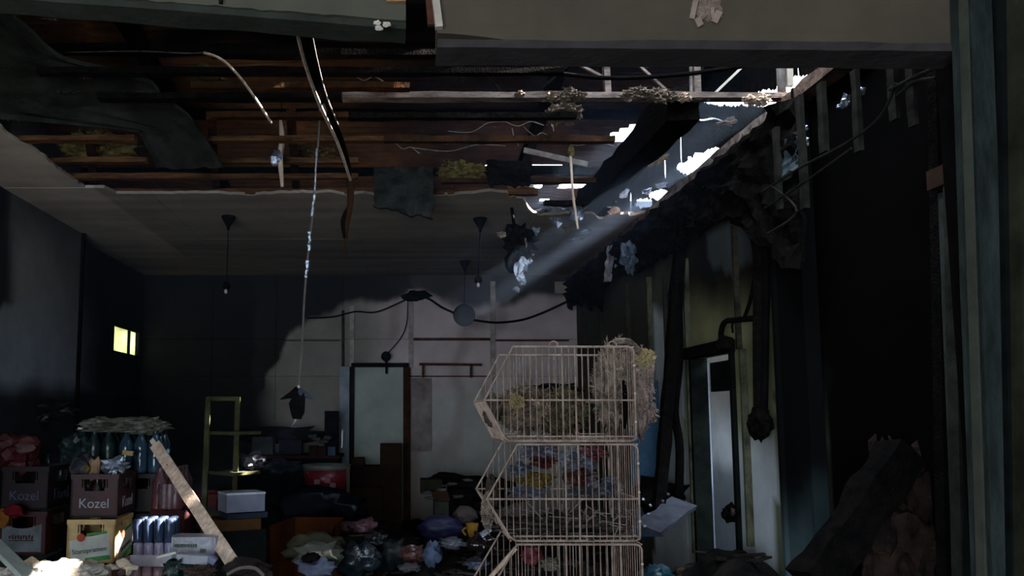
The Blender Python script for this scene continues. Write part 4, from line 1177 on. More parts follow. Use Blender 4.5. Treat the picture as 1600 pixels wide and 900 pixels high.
def pack(label, loc, rz, nx, ny, rad, h, m_, film=None, cap=None, group=None):
    o = bpy.data.objects.new('bottle_pack', None); COL.objects.link(o); ORIG[o.name] = Vector((0, 0, 0))
    prof = [(rad * .9, 0), (rad, .02), (rad, h * .35), (rad * .9, h * .42), (rad, h * .5), (rad, h * .66), (rad * .45, h * .86), (rad * .38, h * .95), (rad * .42, h)]
    base = None; cb = None
    for i in range(nx):
        for j in range(ny):
            c_ = ((i - (nx - 1) / 2) * rad * 2.04, (j - (ny - 1) / 2) * rad * 2.04, 0)
            if base is None:
                base = MB().lathe((0, 0, 0), prof, 12).build('bottle', m_, o, True); b_ = base
                if cap: cb = MB().lathe((0, 0, h), [(rad * .42, 0), (rad * .42, .015)], 8).build('bottle_cap', cap, base)
            else:
                b_ = base.copy(); COL.objects.link(b_)
                for ch in base.children: c2_ = ch.copy(); COL.objects.link(c2_); c2_.parent = b_
            b_.location = c_
    if film:
        W_, D_ = nx * rad * 1.03, ny * rad * 1.03
        mm = MB(); mm.sheet(lambda u, v: ((W_ * math.cos(2 * math.pi * u) * (1 + .12 * abs(math.sin(4 * math.pi * u)))), D_ * math.sin(2 * math.pi * u) * (1 + .12 * abs(math.sin(4 * math.pi * u))), lerp(.01, h * .62, v) + .006 * nz(u * 20, v * 3)), 40, 4)
        mm.build('film_band', film, o)
    return place(o, label, 'bottle pack', loc, rz, group)


def ash_cap(label, c, size, seed):
    return tag(rebase(MB().blob(c, size, 4, .28, 3.4, seed, flat=.8).blob(c + Vector((-.12, -.06, .015)), (size[0] * .5, size[1] * .7, size[2] * .9), 3, .3, 3, 7).blob(c + Vector((.16, -.05, .0)), (size[0] * .5, size[1] * .7, size[2] * 1.1), 3, .3, 3, 4).build('ash_layer', M_ash)), label, 'ash')


pack('blue clear bottles in a pack, on the dark crate stack behind the yellow crate', (-1.83, 6.02, 1.105), 0, 3, 3, .05, .30, M_glassblue, cap=M_cream)
pack('dark teal bottles in a pack, left on the dark crate stack behind the yellow crate', (-2.17, 6.05, 1.105), 0, 3, 3, .05, .30, M_glassteal, cap=M_cream)
ash_cap('thick grey ash cap lying over the two bottle packs behind the yellow crate', Vector((-1.98, 6.0, 1.43)), (.30, .2, .055), 3)
pack('teal bottles in a dim pack standing on the left crate stack edge', (-2.44, 5.98, .93), R(4), 2, 2, .05, .30, M_glassteal)
tag(rebase(MB().bb(-2.6, -2.33, 5.86, 6.12, 0, .93).build('cardboard_box', mat('dark_cardboard', (.04, .045, .04), .9))), 'tall dark box carrying the teal bottles behind the left crate stack', 'box')
M_maroonb = mat('maroon_bottle', (.12, .04, .042), .35, col2=(.07, .025, .03), bump=0)
pack('maroon film-wrapped bottles beside the lettered maroon crate', (-1.60, 5.92, .86), 0, 2, 3, .055, .29, M_maroonb, film=mat('clear_wrap', (.30, .17, .19), .2, col2=(.1, .05, .06), translucent=.6))
tag(rebase(MB().bb(-1.71, -1.47, 5.76, 6.08, 0, .86).build('cardboard_box', mat('dark_maroon_box', (.05, .02, .022), .9))), 'tall dark maroon box carrying the film-wrapped maroon bottles', 'box')
M_lil = mat('lilac_film_pack', (.50, .46, .60), .25, col2=(.28, .24, .36), scale=14, bump=.1)
M_pnk = mat('pink_can_pack', (.60, .42, .44), .3, col2=(.34, .16, .18), scale=22, bump=.1)
M_dblue = mat('dark_blue_cans', (.07, .11, .20), .3, col2=(.02, .03, .06), scale=10, bump=0)
zz = .0
for i, (m_, lb) in enumerate(((M_pnk, 'pink can pack at the bottom of the low column beside the yellow crate'), (M_pnk, 'pink can pack second from the bottom beside the yellow crate'), (M_pnk, 'pink can pack third from the bottom beside the yellow crate'), (M_pnk, 'pinkish sunlit can pack in the column beside the yellow crate'), (M_lil, 'lilac film-wrapped can pack just under the dark blue one'), (M_dblue, 'dark blue can pack on top of the low column beside the yellow crate'))):
    o = bpy.data.objects.new('can_pack', None); COL.objects.link(o); ORIG[o.name] = Vector((0, 0, 0))
    base = None
    for a in range(4):
        for b in range(3):
            if base is None: base = MB().lathe((0, 0, 0), [(.026, 0), (.032, .01), (.032, .13), (.025, .142)], 10).build('can', m_, o, True); c_ = base
            else: c_ = base.copy(); COL.objects.link(c_)
            c_.location = ((a - 1.5) * .065, (b - 1) * .065, 0)
    if i in (3, 4):
        mm = MB(); mm.sheet(lambda u, v: (lerp(-.135, .135, u), -.10 + .004 * nz(u * 8, v * 8, i), lerp(.0, .07, v)), 12, 4); mm.build('film_band', mat('white_film', (.75, .70, .74), .25, col2=(.5, .44, .52)), o)
    place(o, lb, 'can pack', (-1.54 + .006 * math.sin(i * 2), 5.36, zz), R(3 * math.sin(i * 3))); zz += .144
# junk on the maroon crate
tag(rebase(MB().blob((xA - .03, yA - .08, 1.15), (.035, .03, .075), 2, .35, 3, 4).build('broken_bottle', mat('amber_broken_bottle', (.42, .28, .15), .3, col2=(.2, .11, .06)))), 'amber broken bottle stump sticking out of the lettered maroon crate', 'bottle')
tag(rebase(MB().blob((xA - .06, yA - .13, 1.16), (.025, .02, .03), 1, .35).build('yellow_shard', M_wool)), 'pale yellow shard beside the amber broken bottle', 'shard')
tag(rebase(MB().blob((xA + .08, yA - .03, 1.17), (.075, .06, .05), 3, .6, 4, 7).build('crumpled_foil', M_foil)), 'crumpled shiny foil on the lettered maroon crate', 'foil')
tag(rebase(MB().box((xA + .13, yA + .1, 1.25), (.07, .03, .03), Matrix.Rotation(R(8), 3, 'Y')).build('yellow_tag', mat('ochre_tag', (.48, .34, .14), .8))), 'ochre tag on the ash above the lettered maroon crate', 'tag')
tag(rebase(MB().blob((xA - .12, yA + .03, 1.15), (.11, .12, .09), 3, .3, 3, 9).build('melted_lump', mat('violet_grey_melt', (.075, .07, .085), .5, col2=(.03, .03, .035)))), 'melted violet-grey lump on the left of the lettered maroon crate', 'melted plastic')
# red bag and dim things on the far left
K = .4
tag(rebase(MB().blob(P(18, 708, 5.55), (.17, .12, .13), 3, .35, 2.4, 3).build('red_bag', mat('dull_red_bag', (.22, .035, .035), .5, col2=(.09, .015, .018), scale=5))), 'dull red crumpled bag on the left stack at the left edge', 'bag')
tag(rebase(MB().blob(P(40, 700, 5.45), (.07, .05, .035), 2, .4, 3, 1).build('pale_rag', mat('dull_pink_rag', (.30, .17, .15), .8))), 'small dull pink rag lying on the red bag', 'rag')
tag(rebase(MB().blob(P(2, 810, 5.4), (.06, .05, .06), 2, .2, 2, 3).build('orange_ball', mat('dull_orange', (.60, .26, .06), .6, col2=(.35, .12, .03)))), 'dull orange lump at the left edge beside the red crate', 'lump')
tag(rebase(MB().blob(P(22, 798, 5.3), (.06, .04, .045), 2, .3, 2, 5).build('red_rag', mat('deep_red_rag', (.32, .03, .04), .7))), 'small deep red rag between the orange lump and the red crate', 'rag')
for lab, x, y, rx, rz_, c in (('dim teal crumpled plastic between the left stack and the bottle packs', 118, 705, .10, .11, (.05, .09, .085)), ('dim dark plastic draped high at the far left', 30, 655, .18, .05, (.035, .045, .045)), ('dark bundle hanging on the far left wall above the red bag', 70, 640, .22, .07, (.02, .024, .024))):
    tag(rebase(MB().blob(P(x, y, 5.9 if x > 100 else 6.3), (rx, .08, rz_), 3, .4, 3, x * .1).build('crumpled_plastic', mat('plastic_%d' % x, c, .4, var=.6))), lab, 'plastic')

K = 1.0
# sunlit heap at the lower left and the pale board at the corner
M_sheetwhite = mat('dusty_white_sheet', (.62, .57, .50), .9, col2=(.40, .35, .30), scale=9, bump=.6)
for i, (lab, x, y, rx, ry, Y) in enumerate((('dusty pale heap in the sun patch at the lower left', 95, 905, 62, 26, 4.25), ('second dusty pale heap in the sun patch, below the yellow crate', 150, 928, 40, 28, 4.4), ('low pale heap at the bottom left corner', 20, 925, 50, 34, 4.0))):
    tag(rebase(MB().blob(P(x, y, Y), (rx / F * Y, .16, ry / F * Y), 4, .22, 3, i + 1).build('plaster_heap', M_sheetwhite)), lab, 'plaster heap', kind='stuff')
tag(rebase(MB().bar(P(-20, 838, 4.2), P(48, 905, 3.9), .11, .02, up=(0, .4, 1), seg=4, rough=.1).build('pale_board', mat('greenish_white_board', (.38, .42, .38), .7, col2=(.28, .30, .27)))), 'pale greenish board slanting down into the bottom left corner', 'board')
for i in range(26):
    rr = random.Random(i); x = rr.uniform(30, 210)
    p = P(x, 886 + 6 * math.sin(i * 2.1), rr.uniform(4.1, 4.5))
    tag(rebase(MB().blob(p, (rr.uniform(.015, .05), .03, rr.uniform(.01, .03)), 1, .5, 3, i).build('plaster_chunk', mat('pale_plaster_chunk', (.60, .50, .38), .9, col2=(.42, .32, .22)))), 'chunk of broken pale plaster in the sun patch at lower left', 'plaster', 'plaster chunks in the sun patch')

# the leaning plank
K = .5
t = thing('plank', 'long pale broken plank leaning against the bottle packs at left', 'plank', P(365, 880, 4.4))
a, b = P(243, 696, 5.5), P(362, 878, 4.45)
MB().bar(a, b, .072, .03, up=(0, -1, .3), seg=14, rough=.10).build('board', M_pale, t)
MB().bar(P(237, 688, 5.52), P(256, 712, 5.42), .03, .02, up=(0, -1, .3), seg=3, rough=.5).build('splinter', M_pale, t)
for k in (.2, .5, .85):
    MB().blob(a.lerp(b, k) + Vector((0, -.022, .0)), (.006, .004, .006), 1, .1).build('nail', M_rust, t)

# wire rack
t = thing('shelf_rack', 'narrow dull yellow metal rack with thin shelves, behind the plank', 'rack', P(350, 860, 6.0))
M_rack = mat('dull_yellow_rack', (.14, .135, .06), .6, col2=(.06, .058, .03), scale=8)
yL, yF_, yR_ = 6.0, 5.78, 6.0
for (x0, y0), (x1, y1), Y in (((326, 620), (316, 870), yL), ((372, 620), (364, 870), yF_ + .25)):
    MB().bar(P(x0, y0, Y), P(x1, y1, Y), .035, .035).build('post', M_rack, t)
MB().bar(P(326, 623, yL), P(372, 623, yF_ + .25), .02, .03).build('top_bar', M_rack, t)
for k, py in enumerate((678, 740, 803, 856)):
    c = [P(328 - 3 * k // 2, py - 2, yL), P(365, py + 5, yF_), P(407 - k, py, yR_ + .05), P(366, py - 5, yR_ + .35)]
    z = c[0].z
    c = [Vector((p.x, p.y, z + (.0))) for p in c]
    mm = MB(); mm.quad(*c); mm.quad(*[p - Vector((0, 0, .012)) for p in reversed(c)])
    for a_, b_ in ((0, 1), (1, 2), (2, 3), (3, 0)): mm.quad(c[b_], c[a_], c[a_] - Vector((0, 0, .012)), c[b_] - Vector((0, 0, .012)))
    mm.build('shelf', mat('dull_glass_shelf', (.22, .24, .20), .35, col2=(.10, .11, .09)), t)
    for a_, b_ in ((0, 1), (1, 2)): MB().bar(c[a_], c[b_], .012, .02).build('shelf_edge', M_rack, t)


def crumple(name, label, cat, px, py, Y, rx, ry, m_, dy=.08, amp=.4, seed=0, sub=3, group=None):
    if cat == 'insulation':
        return tag(rebase(MB().blob(P(px, py, Y), (rx / F * Y, dy, ry / F * Y), 4, .26, 3.2, seed, fuzz=700).build(name, m_, smooth=True)), label, cat, group)
    return tag(rebase(MB().blob(P(px, py, Y), (rx / F * Y, dy, ry / F * Y), sub, amp, 3.0, seed or px * .13).build(name, m_, smooth=cat in ('bag', 'cloth', 'sack', 'rag', 'heap', 'melted heap'))), label, cat, group)


# box on the brown box
p = P(376, 795, 5.3)
rot = Matrix.Rotation(R(28), 3, 'Z')
t = thing('box', 'bluish white box with shiny lid on top of the brown box', 'box', p)
M_bw = mat('bluish_white_box', (.42, .45, .58), .45, col2=(.28, .30, .40), bump=.05)
bc = P(377, 784, 5.45)
MB().box(bc, (.25, .20, .11), rot).build('box_body', M_bw, t)
MB().box(bc + Vector((0, 0, .06)), (.255, .205, .012), rot).build('lid', mat('shiny_lid', (1.2, 1.25, 1.4), .12, bump=.02), t)
tag(rebase(MB().box(bc + Vector((.01, .02, -.08)), (.26, .2, .035), rot).build('folded_cloth', mat('dark_blue_cloth', (.06, .08, .12), .9))), 'dark blue folded cloth under the bluish white box', 'cloth')
tag(rebase(MB().box(bc + Vector((-.06, .0, -.135)), (.32, .22, .07), rot).build('cardboard_box', mat('brown_card', (.22, .11, .045), .9, col2=(.11, .055, .025)))), 'flat brown cardboard box carrying the bluish white box', 'box')
tag(rebase(MB().box((bc.x, bc.y + .02, (bc.z - .17) / 2), (.26, .22, bc.z - .17), rot).build('dark_carton', mat('black_carton', (.03, .035, .035), .6))), 'tall dark carton under the brown cardboard box', 'box')

# grey wrapped pack with printing, and the things round it
t = thing('wrapped_pack', 'grey plastic-wrapped pack with dark printing, at the foot of the plank', 'pack', P(307, 868, 4.6))
pc = P(307, 853, 4.62)
mm = MB(); bmv = []
mm.sheet(lambda u, v: (pc.x + .125 * math.copysign(abs(math.cos(2 * math.pi * u)) ** .35, math.cos(2 * math.pi * u)) * (1 - .05 * abs(v - .5)), pc.y + .08 * math.copysign(abs(math.sin(2 * math.pi * u)) ** .35, math.sin(2 * math.pi * u)), pc.z + .058 * (v * 2 - 1) + .006 * nz(u * 9, v * 5)), 48, 8)
mm.box(pc, (.235, .14, .112))
mm.build('wrapping', mat('grey_wrap', (.66, .66, .74), .35, col2=(.40, .40, .46), scale=10, bump=.3), t)
mm = MB()
for q in range(10): mm.box(pc + Vector((-.095 + q * .0125, -.086, .014)), (.0085, .003, .014 + .004 * abs(math.sin(q * 5))), Matrix.Rotation(R(8 * math.sin(q * 4)), 3, 'Y'))
mm.build('blurred_printing', M_ink, t)
MB().box(pc + Vector((.055, -.083, -.012)), (.03, .004, .018)).build('printed_mark', M_ink, t)
M_green = mat('green_bag', (.05, .42, .30), .35, col2=(.015, .10, .075), scale=12, bump=.4)
crumple('green_bag', 'bright green plastic bag under the grey wrapped pack', 'bag', 300, 892, 4.45, 30, 16, M_green, seed=2)
crumple('dark_glossy_bag', 'dark glossy green-black bag at the bottom left of the grey pack', 'bag', 272, 893, 4.35, 16, 17, mat('dark_green_gloss', (.04, .10, .08), .15, col2=(.01, .02, .018), scale=18, bump=.6), seed=4)
tag(rebase(MB().box(P(262, 866, 4.4), (.10, .05, .012), Matrix.Rotation(R(-14), 3, 'Y')).build('broken_white_strip', mat('white_slat', (1.2, 1.25, 1.1), .5))), 'short white slat lying on the dark glossy bag', 'slat')
tag(rebase(MB().box(P(302, 873, 4.4), (.16, .06, .045), Matrix.Rotation(R(4), 3, 'Y')).build('white_carton', mat('white_carton', (.9, .9, 1.0), .6))), 'small white carton below the grey wrapped pack', 'carton')
t = thing('blue_carton', 'blue and white small carton right of the green bag', 'carton', P(330, 880, 4.4))
MB().box(P(330, 874, 4.4), (.055, .05, .035), Matrix.Rotation(R(30), 3, 'Y')).build('white_face', mat('blue_white_face', (.42, .46, .66), .5), t)
MB().box(P(328, 882, 4.41), (.065, .05, .022), Matrix.Rotation(R(30), 3, 'Y')).build('blue_face', mat('deep_blue_face', (.04, .04, .30), .5), t)
crumple('ash_lump', 'red-brown ash lump on the green bag', 'ash', 312, 893, 4.3, 22, 8, mat('red_brown_ash', (.22, .15, .12), .95, col2=(.1, .07, .06), bump=1, scale=25), seed=6)
tag(rebase(MB().tube(curve([P(355, 898, 4.2), P(375, 888, 4.2), P(398, 888, 4.2), P(412, 900, 4.2)]), .009).build('pale_hose', mat('pale_hose', (.38, .32, .26), .7))), 'pale bent hose at the bottom edge below the plank', 'hose')
crumple('grey_lump', 'dark brown lump at the foot of the plank by the pale hose', 'debris', 385, 893, 4.35, 34, 18, mat('brown_lump', (.09, .07, .065), .9, var=.6, bump=.8), seed=3)

# orange crate with sacks
t = thing('orange_crate', 'orange-brown open carton in the middle of the rubble, left of the pink bag', 'carton', P(480, 900, 4.7))
M_or = mat('orange_carton', (.085, .026, .009), .7, col2=(.045, .014, .006), scale=5)
q0, q1, q2, q3 = P(422, 822, 4.6), P(461, 814, 5.0), P(535, 822, 5.0), P(520, 838, 4.5)
zt = q0.z


def wallq(a, b, hh=.36):
    a = Vector((a.x, a.y, zt)); b = Vector((b.x, b.y, zt))
    n = (b - a).cross(Vector((0, 0, 1))).normalized() * .008
    mm = MB(); A_, B2_ = a - n, b - n
    mm.quad(a, b, b - Vector((0, 0, hh)), a - Vector((0, 0, hh))); mm.quad(B2_, A_, A_ - Vector((0, 0, hh)), B2_ - Vector((0, 0, hh)))
    mm.quad(a, A_, B2_, b)
    return mm


wallq(q0, q1).build('carton_wall', M_or, t); wallq(q1, q2).build('carton_wall', M_or, t)
wallq(q2, q3, .20).build('carton_wall', M_or, t)
M_sack = mat('pale_grey_sack', (.24, .24, .20), .8, col2=(.12, .12, .10), scale=7, bump=.5)
crumple('sack', 'brownish grey sack slumped in front of the orange carton', 'sack', 490, 856, 4.45, 42, 20, mat('khaki_sack', (.11, .10, .065), .9, var=.5, bump=.5), seed=1)
crumple('white_bag', 'pale crumpled bag in front of the orange carton', 'bag', 498, 870, 4.25, 36, 20, M_sack, seed=4)
crumple('white_cloth', 'bluish white crumpled cloth at the bottom edge in front of the pale bag', 'cloth', 495, 888, 4.05, 26, 14, mat('bluish_white_cloth', (.34, .38, .50), .8, col2=(.14, .15, .24), scale=8), seed=6)
crumple('black_rag', 'small black rag on the bluish white cloth', 'rag', 486, 871, 4.0, 12, 6, M_soot, seed=2)
crumple('pink_bag', 'dull pink plastic bag right of the orange carton', 'bag', 568, 822, 4.8, 20, 9, mat('dull_pink_bag', (.22, .10, .12), .4, col2=(.10, .04, .055)), seed=5)
crumple('dark_bag', 'dark maroon bag between the orange carton and the pink bag', 'bag', 540, 825, 4.9, 16, 8, mat('dark_maroon_bag', (.08, .03, .035), .5), seed=8)
crumple('glossy_bag', 'dark blue-green glossy bag right of the pale bag', 'bag', 560, 875, 4.4, 34, 24, mat('blue_black_gloss', (.035, .055, .07), .25, col2=(.01, .012, .016), bump=.7), seed=2)
crumple('glossy_bag', 'dark transparent bag with highlights below the pink bag', 'bag', 584, 845, 4.7, 18, 12, mat('grey_gloss', (.06, .07, .075), .15, col2=(.02, .022, .024), bump=.7), seed=9)
crumple('black_pile', 'big black lump of melted things behind the orange carton', 'melted heap', 500, 795, 5.8, 62, 30, mat('blue_black_melt', (.012, .014, .020), .6, var=.5), seed=3, dy=.3)

# middle: purple bag, cup, cloths
crumple('purple_bag', 'dark purple-blue bag in the middle of the rubble', 'bag', 690, 826, 4.9, 34, 19, mat('dark_purple_bag', (.035, .030, .12), .5, col2=(.018, .016, .06), bump=.2), seed=3, amp=.25)
t = thing('yellow_cup', 'ochre yellow cup tipped beside the wire basket stack', 'cup', P(736, 826, 4.2))
MB().lathe(P(738, 829, 4.2), [(.018, -.03), (.026, .0), (.032, .035), (.028, .035), (.022, 0), (.014, -.02)], 14).build('cup_body', mat('ochre_cup', (.45, .24, .04), .6, col2=(.28, .14, .03)), t, True)
MB().tube(curve([P(729, 824, 4.2), P(723, 829, 4.2), P(728, 836, 4.2)]), .005).build('cup_handle', MATS['ochre_cup'], t)
crumple('light_blue_cloth', 'light blue cloth bunched below the purple bag', 'cloth', 676, 866, 4.35, 14, 18, mat('light_blue_cloth', (.22, .29, .44), .8, col2=(.14, .18, .29)), seed=2, amp=.3)
crumple('red_wrapper', 'brownish red crumpled wrapper left of the light blue cloth', 'wrapper', 646, 866, 4.4, 20, 12, mat('red_brown_wrap', (.24, .10, .09), .3, col2=(.10, .04, .04), bump=.5), seed=4)
crumple('clear_bag', 'shiny clear bag right of the light blue cloth', 'bag', 707, 848, 4.3, 20, 7, mat('clear_grey', (.25, .25, .30), .15, col2=(.08, .08, .10), bump=.8), seed=8)
crumple('clear_bag', 'bluish clear bag at the foot of the wire basket stack', 'bag', 745, 880, 4.0, 18, 8, mat('clear_blue', (.22, .24, .33), .2, col2=(.07, .08, .12), bump=.8), seed=5)
tag(rebase(MB().box(P(759, 831, 3.85), (.055, .02, .022), Matrix.Rotation(R(-35), 3, 'Y')).build('shiny_blade', mat('shiny_metal', (.75, .80, .95), .2, .7))), 'small shiny metal piece left of the wire basket stack', 'metal piece')
crumple('grey_card', 'brownish grey card behind the yellow cup', 'card', 727, 805, 5.0, 18, 14, mat('grey_card', (.17, .13, .12), .9), seed=3, amp=.15)
crumple('black_bag', 'glossy black bag below the shiny metal piece', 'bag', 755, 850, 4.0, 22, 16, mat('gloss_black', (.03, .018, .02), .2, var=.5), seed=7)
crumple('pale_rag', 'grey rag along the bottom left of the light blue cloth', 'rag', 640, 886, 4.2, 16, 5, mat('grey_rag', (.17, .16, .17), .9), seed=7)
crumple('dark_heap', 'dark glossy heap between the orange carton and the red wrapper', 'heap', 610, 868, 4.7, 28, 22, mat('teal_black', (.02, .032, .036), .5, var=.6), seed=4)

# heap of boxes against the back wall
M_brown = mat('dark_brown_card', (.075, .045, .026), .9, col2=(.035, .022, .014), scale=4)
for lab, x0, x1, y0, y1, Y, m_ in (('tall dark brown box standing in front of the pale door', 594, 628, 693, 800, 8.6, M_brown), ('flat dark reddish box left of the tall brown box', 550, 594, 727, 760, 8.6, mat('dark_red_card', (.055, .025, .02), .9)), ('small dark box on the flat reddish box at the door', 551, 569, 715, 728, 8.6, M_brown), ('lower brown carton under the flat reddish box', 548, 598, 760, 810, 8.5, M_brown), ('olive cardboard box in the heap right of the door', 657, 690, 748, 770, 8.2, mat('olive_card', (.09, .085, .05), .9, var=.5)), ('brown carton tilted in the heap right of the door', 676, 700, 764, 784, 8.0, mat('brown_card_two', (.17, .085, .05), .9)), ('grey-green box low in the heap right of the door', 678, 700, 782, 796, 7.9, mat('grey_green_card', (.12, .13, .10), .9)), ('black box in the heap beside the wire baskets', 700, 738, 762, 800, 8.0, M_char)):
    a, b = P(x0, y1, Y), P(x1, y0, Y)
    c = (a + b) / 2; zb_ = a.z
    if 'tilted' in lab: o = MB().box(c, (b.x - a.x, .25, b.z - a.z), Matrix.Rotation(R(-16), 3, 'Y')).build('cardboard_box', m_)
    else: o = MB().bb(a.x, b.x, Y - .12, Y + .14, (.2 if y1 >= 796 else a.z), b.z).build('cardboard_box', m_)
    tag(rebase(o), lab, 'box')
crumple('black_bundle', 'black bundle lying on the olive box against the back wall', 'bundle', 700, 748, 8.4, 26, 9, M_soot, seed=3)
for i, (x, y) in enumerate(((690, 765), (706, 756), (672, 778), (716, 776), (667, 770), (730, 750))):
    crumple('paper_scrap', ['pale paper scrap in front of the olive box', 'topmost pale paper scrap, under the black bundle', 'paper scrap at the lower left of the heap by the back wall', 'paper scrap at the right end of the heap by the back wall', 'paper scrap left of the olive box by the door', 'paper scrap at the top right of the black bundle'][i], 'paper', x, y, 7.8, 8, 2.5, mat('grey_paper', (.30, .30, .27), .9), seed=i + 1, sub=2, dy=.03, group='paper scraps in the heap by the back wall')
crumple('ash_mound', 'dark mound of ash against the back wall right of the boxes', 'ash', 760, 772, 8.3, 60, 24, M_rubble, seed=3, dy=.3)

# counter along the back with small items
t = thing('counter', 'dark counter with a reddish edge in front of the sooty back wall', 'counter', P(460, 800, 8.2))
a, b = P(378, 708, 8.0), P(532, 716, 8.0)
MB().bb(a.x, b.x, 7.9, 8.5, b.z + .0, b.z + .03).build('counter_top', mat('dark_red_edge', (.085, .035, .035), .7, var=.5), t)
MB().bb(a.x + .02, b.x - .02, 7.96, 8.48, 0, b.z).build('counter_body', mat('dark_counter', (.022, .025, .030), .8, var=.5), t)
ctz = b.z + .03
for lab, nm, x, Y, sx, sz, c in (('grey box standing on the dark counter, right of the rack', 'grey_box', 412, 8.2, .20, .17, (.09, .10, .10)), ('dark blue machine on the counter in front of the pale wall', 'machine', 455, 8.3, .22, .13, (.05, .06, .08)), ('black monitor-like box at the right end of the counter', 'black_box', 518, 8.35, .13, .42, (.025, .027, .035)), ('small bluish can beside the blue-grey post', 'can', 519, 8.0, .07, .08, (.10, .17, .26)), ('dark brown jar on the counter behind the red bin', 'jar', 490, 8.0, .08, .09, (.05, .03, .02)), ('second brown jar on the counter behind the red bin', 'jar', 504, 8.02, .08, .08, (.06, .03, .025))):
    x_ = P(x, 700, Y).x
    tag(rebase(MB().bb(x_ - sx / 2, x_ + sx / 2, Y - .08, Y + .08, ctz, ctz + sz).build(nm, mat('item_%s_%d' % (nm, x), c, .6, var=.5))), lab, nm.split('_')[-1])
for i, (x, y) in enumerate(((494, 686), (506, 690), (513, 684), (488, 682))):
    crumple('pale_shred', ['pale shred above the first brown jar', 'pale shred above the second brown jar', 'pale shred beside the black monitor-like box', 'pale shred at the left end above the jars'][i], 'shred', x, y, 8.0, 7, 3, mat('dim_shred', (.16, .17, .15), .8), seed=i + 1, sub=2, dy=.03, group='pale shreds over the counter')
crumple('dark_clutter', 'black clutter heaped on the back of the counter', 'clutter', 440, 680, 8.6, 70, 12, mat('green_black', (.018, .024, .024), .7), seed=4, dy=.1)
crumple('purple_clutter', 'dim purplish lump on the second rack shelf', 'plastic', 396, 722, 6.2, 18, 14, mat('dim_purple', (.07, .065, .085), .5, var=.5), seed=6)
crumple('blue_clutter', 'dim blue lump on the counter right of the rack', 'plastic', 442, 728, 7.7, 30, 10, mat('dim_blue', (.05, .07, .10), .4, var=.6), seed=7)

# red bin
t = thing('red_bin', 'red and white round bin on a pale-legged stand left of the door', 'bin', P(510, 768, 7.6))
c = P(510, 766, 7.6)
rr_ = 36 / F * 7.6
MB().lathe((c.x, c.y, c.z), [(rr_ * .88, 0), (rr_, .20)], 28).build('bin_body', mat('bin_red', (.34, .02, .035), .35, col2=(.18, .012, .02), scale=8), t, True)
mm = MB(); mm.lathe((c.x, c.y, c.z + .185), [(rr_ * 1.02, 0), (rr_ * 1.04, .045), (rr_ * .96, .045), (rr_ * .94, 0)], 28)
mm.build('rim', mat('bin_rim', (.30, .29, .26), .5), t, True)
for k, (a0, z0) in enumerate(((-1.9, .09), (-1.45, .10), (-1.2, .06))):
    MB().box((c.x + rr_ * .97 * math.cos(a0), c.y + rr_ * .97 * math.sin(a0), c.z + z0), (.05, .012, .04)).build('pale_mark', mat('bin_pink', (.45, .20, .24), .5), t)
tag(rebase(MB().bb(c.x - rr_ * .8, c.x + rr_ * .8, 7.45, 7.75, 0, c.z).build('bin_stand', M_charbrown)), 'dark brown stand under the red and white bin', 'stand')
tag(rebase(MB().bar(P(544, 728, 7.3), P(544, 812, 7.3), .03, .03, seg=4).build('pale_post', mat('dull_pale_post', (.17, .14, .10), .8))), 'thin dull post standing right of the red bin', 'post')

# right side: grey plank, teal bag, dark junk
tag(rebase(MB().bar(P(1012, 828, 5.0), P(1068, 786, 5.4), .16, .03, up=(0, -.5, 1), seg=4, rough=.2).build('grey_plank', mat('grey_plank', (.16, .17, .21), .8, col2=(.10, .10, .12)))), 'short grey plank lying on the dark junk right of the wire baskets', 'plank')
crumple('dark_junk', 'black junk heaped behind the grey plank', 'junk', 1030, 775, 5.8, 38, 26, M_char, seed=7, dy=.2)
crumple('teal_bag', 'teal blue crumpled bag at the bottom edge right of the wire baskets', 'bag', 1028, 896, 4.2, 20, 12, mat('teal_bag', (.05, .22, .30), .35, col2=(.03, .09, .12), bump=.5), seed=2)
crumple('charred_lump', 'charred lump at the foot of the doorway', 'debris', 1142, 803, 4.7, 10, 12, M_char, seed=5)
crumple('pale_chip', 'brownish chip on the charred lump at the doorway', 'chip', 1145, 800, 4.55, 3, 6, mat('brown_chip', (.16, .12, .10), .9), seed=2, sub=2, dy=.02)
for i, (x, y) in enumerate(((1005, 780), (1013, 803), (1036, 783), (1007, 822), (1044, 772), (1016, 790))):
    crumple('bright_chip', 'small bright chip on the black junk right of the wire baskets', 'chip', x, y, 4.9, 3, 2.5, M_foil, seed=i + 1, sub=1, dy=.01, group='bright chips on the junk by the baskets')

# ------------------------------------------------------------------ stack of wire baskets
K = .75
YN, YFAR = 3.0, 3.42
sc = 1.0


def bx(px): return P(px, 650, YN).x


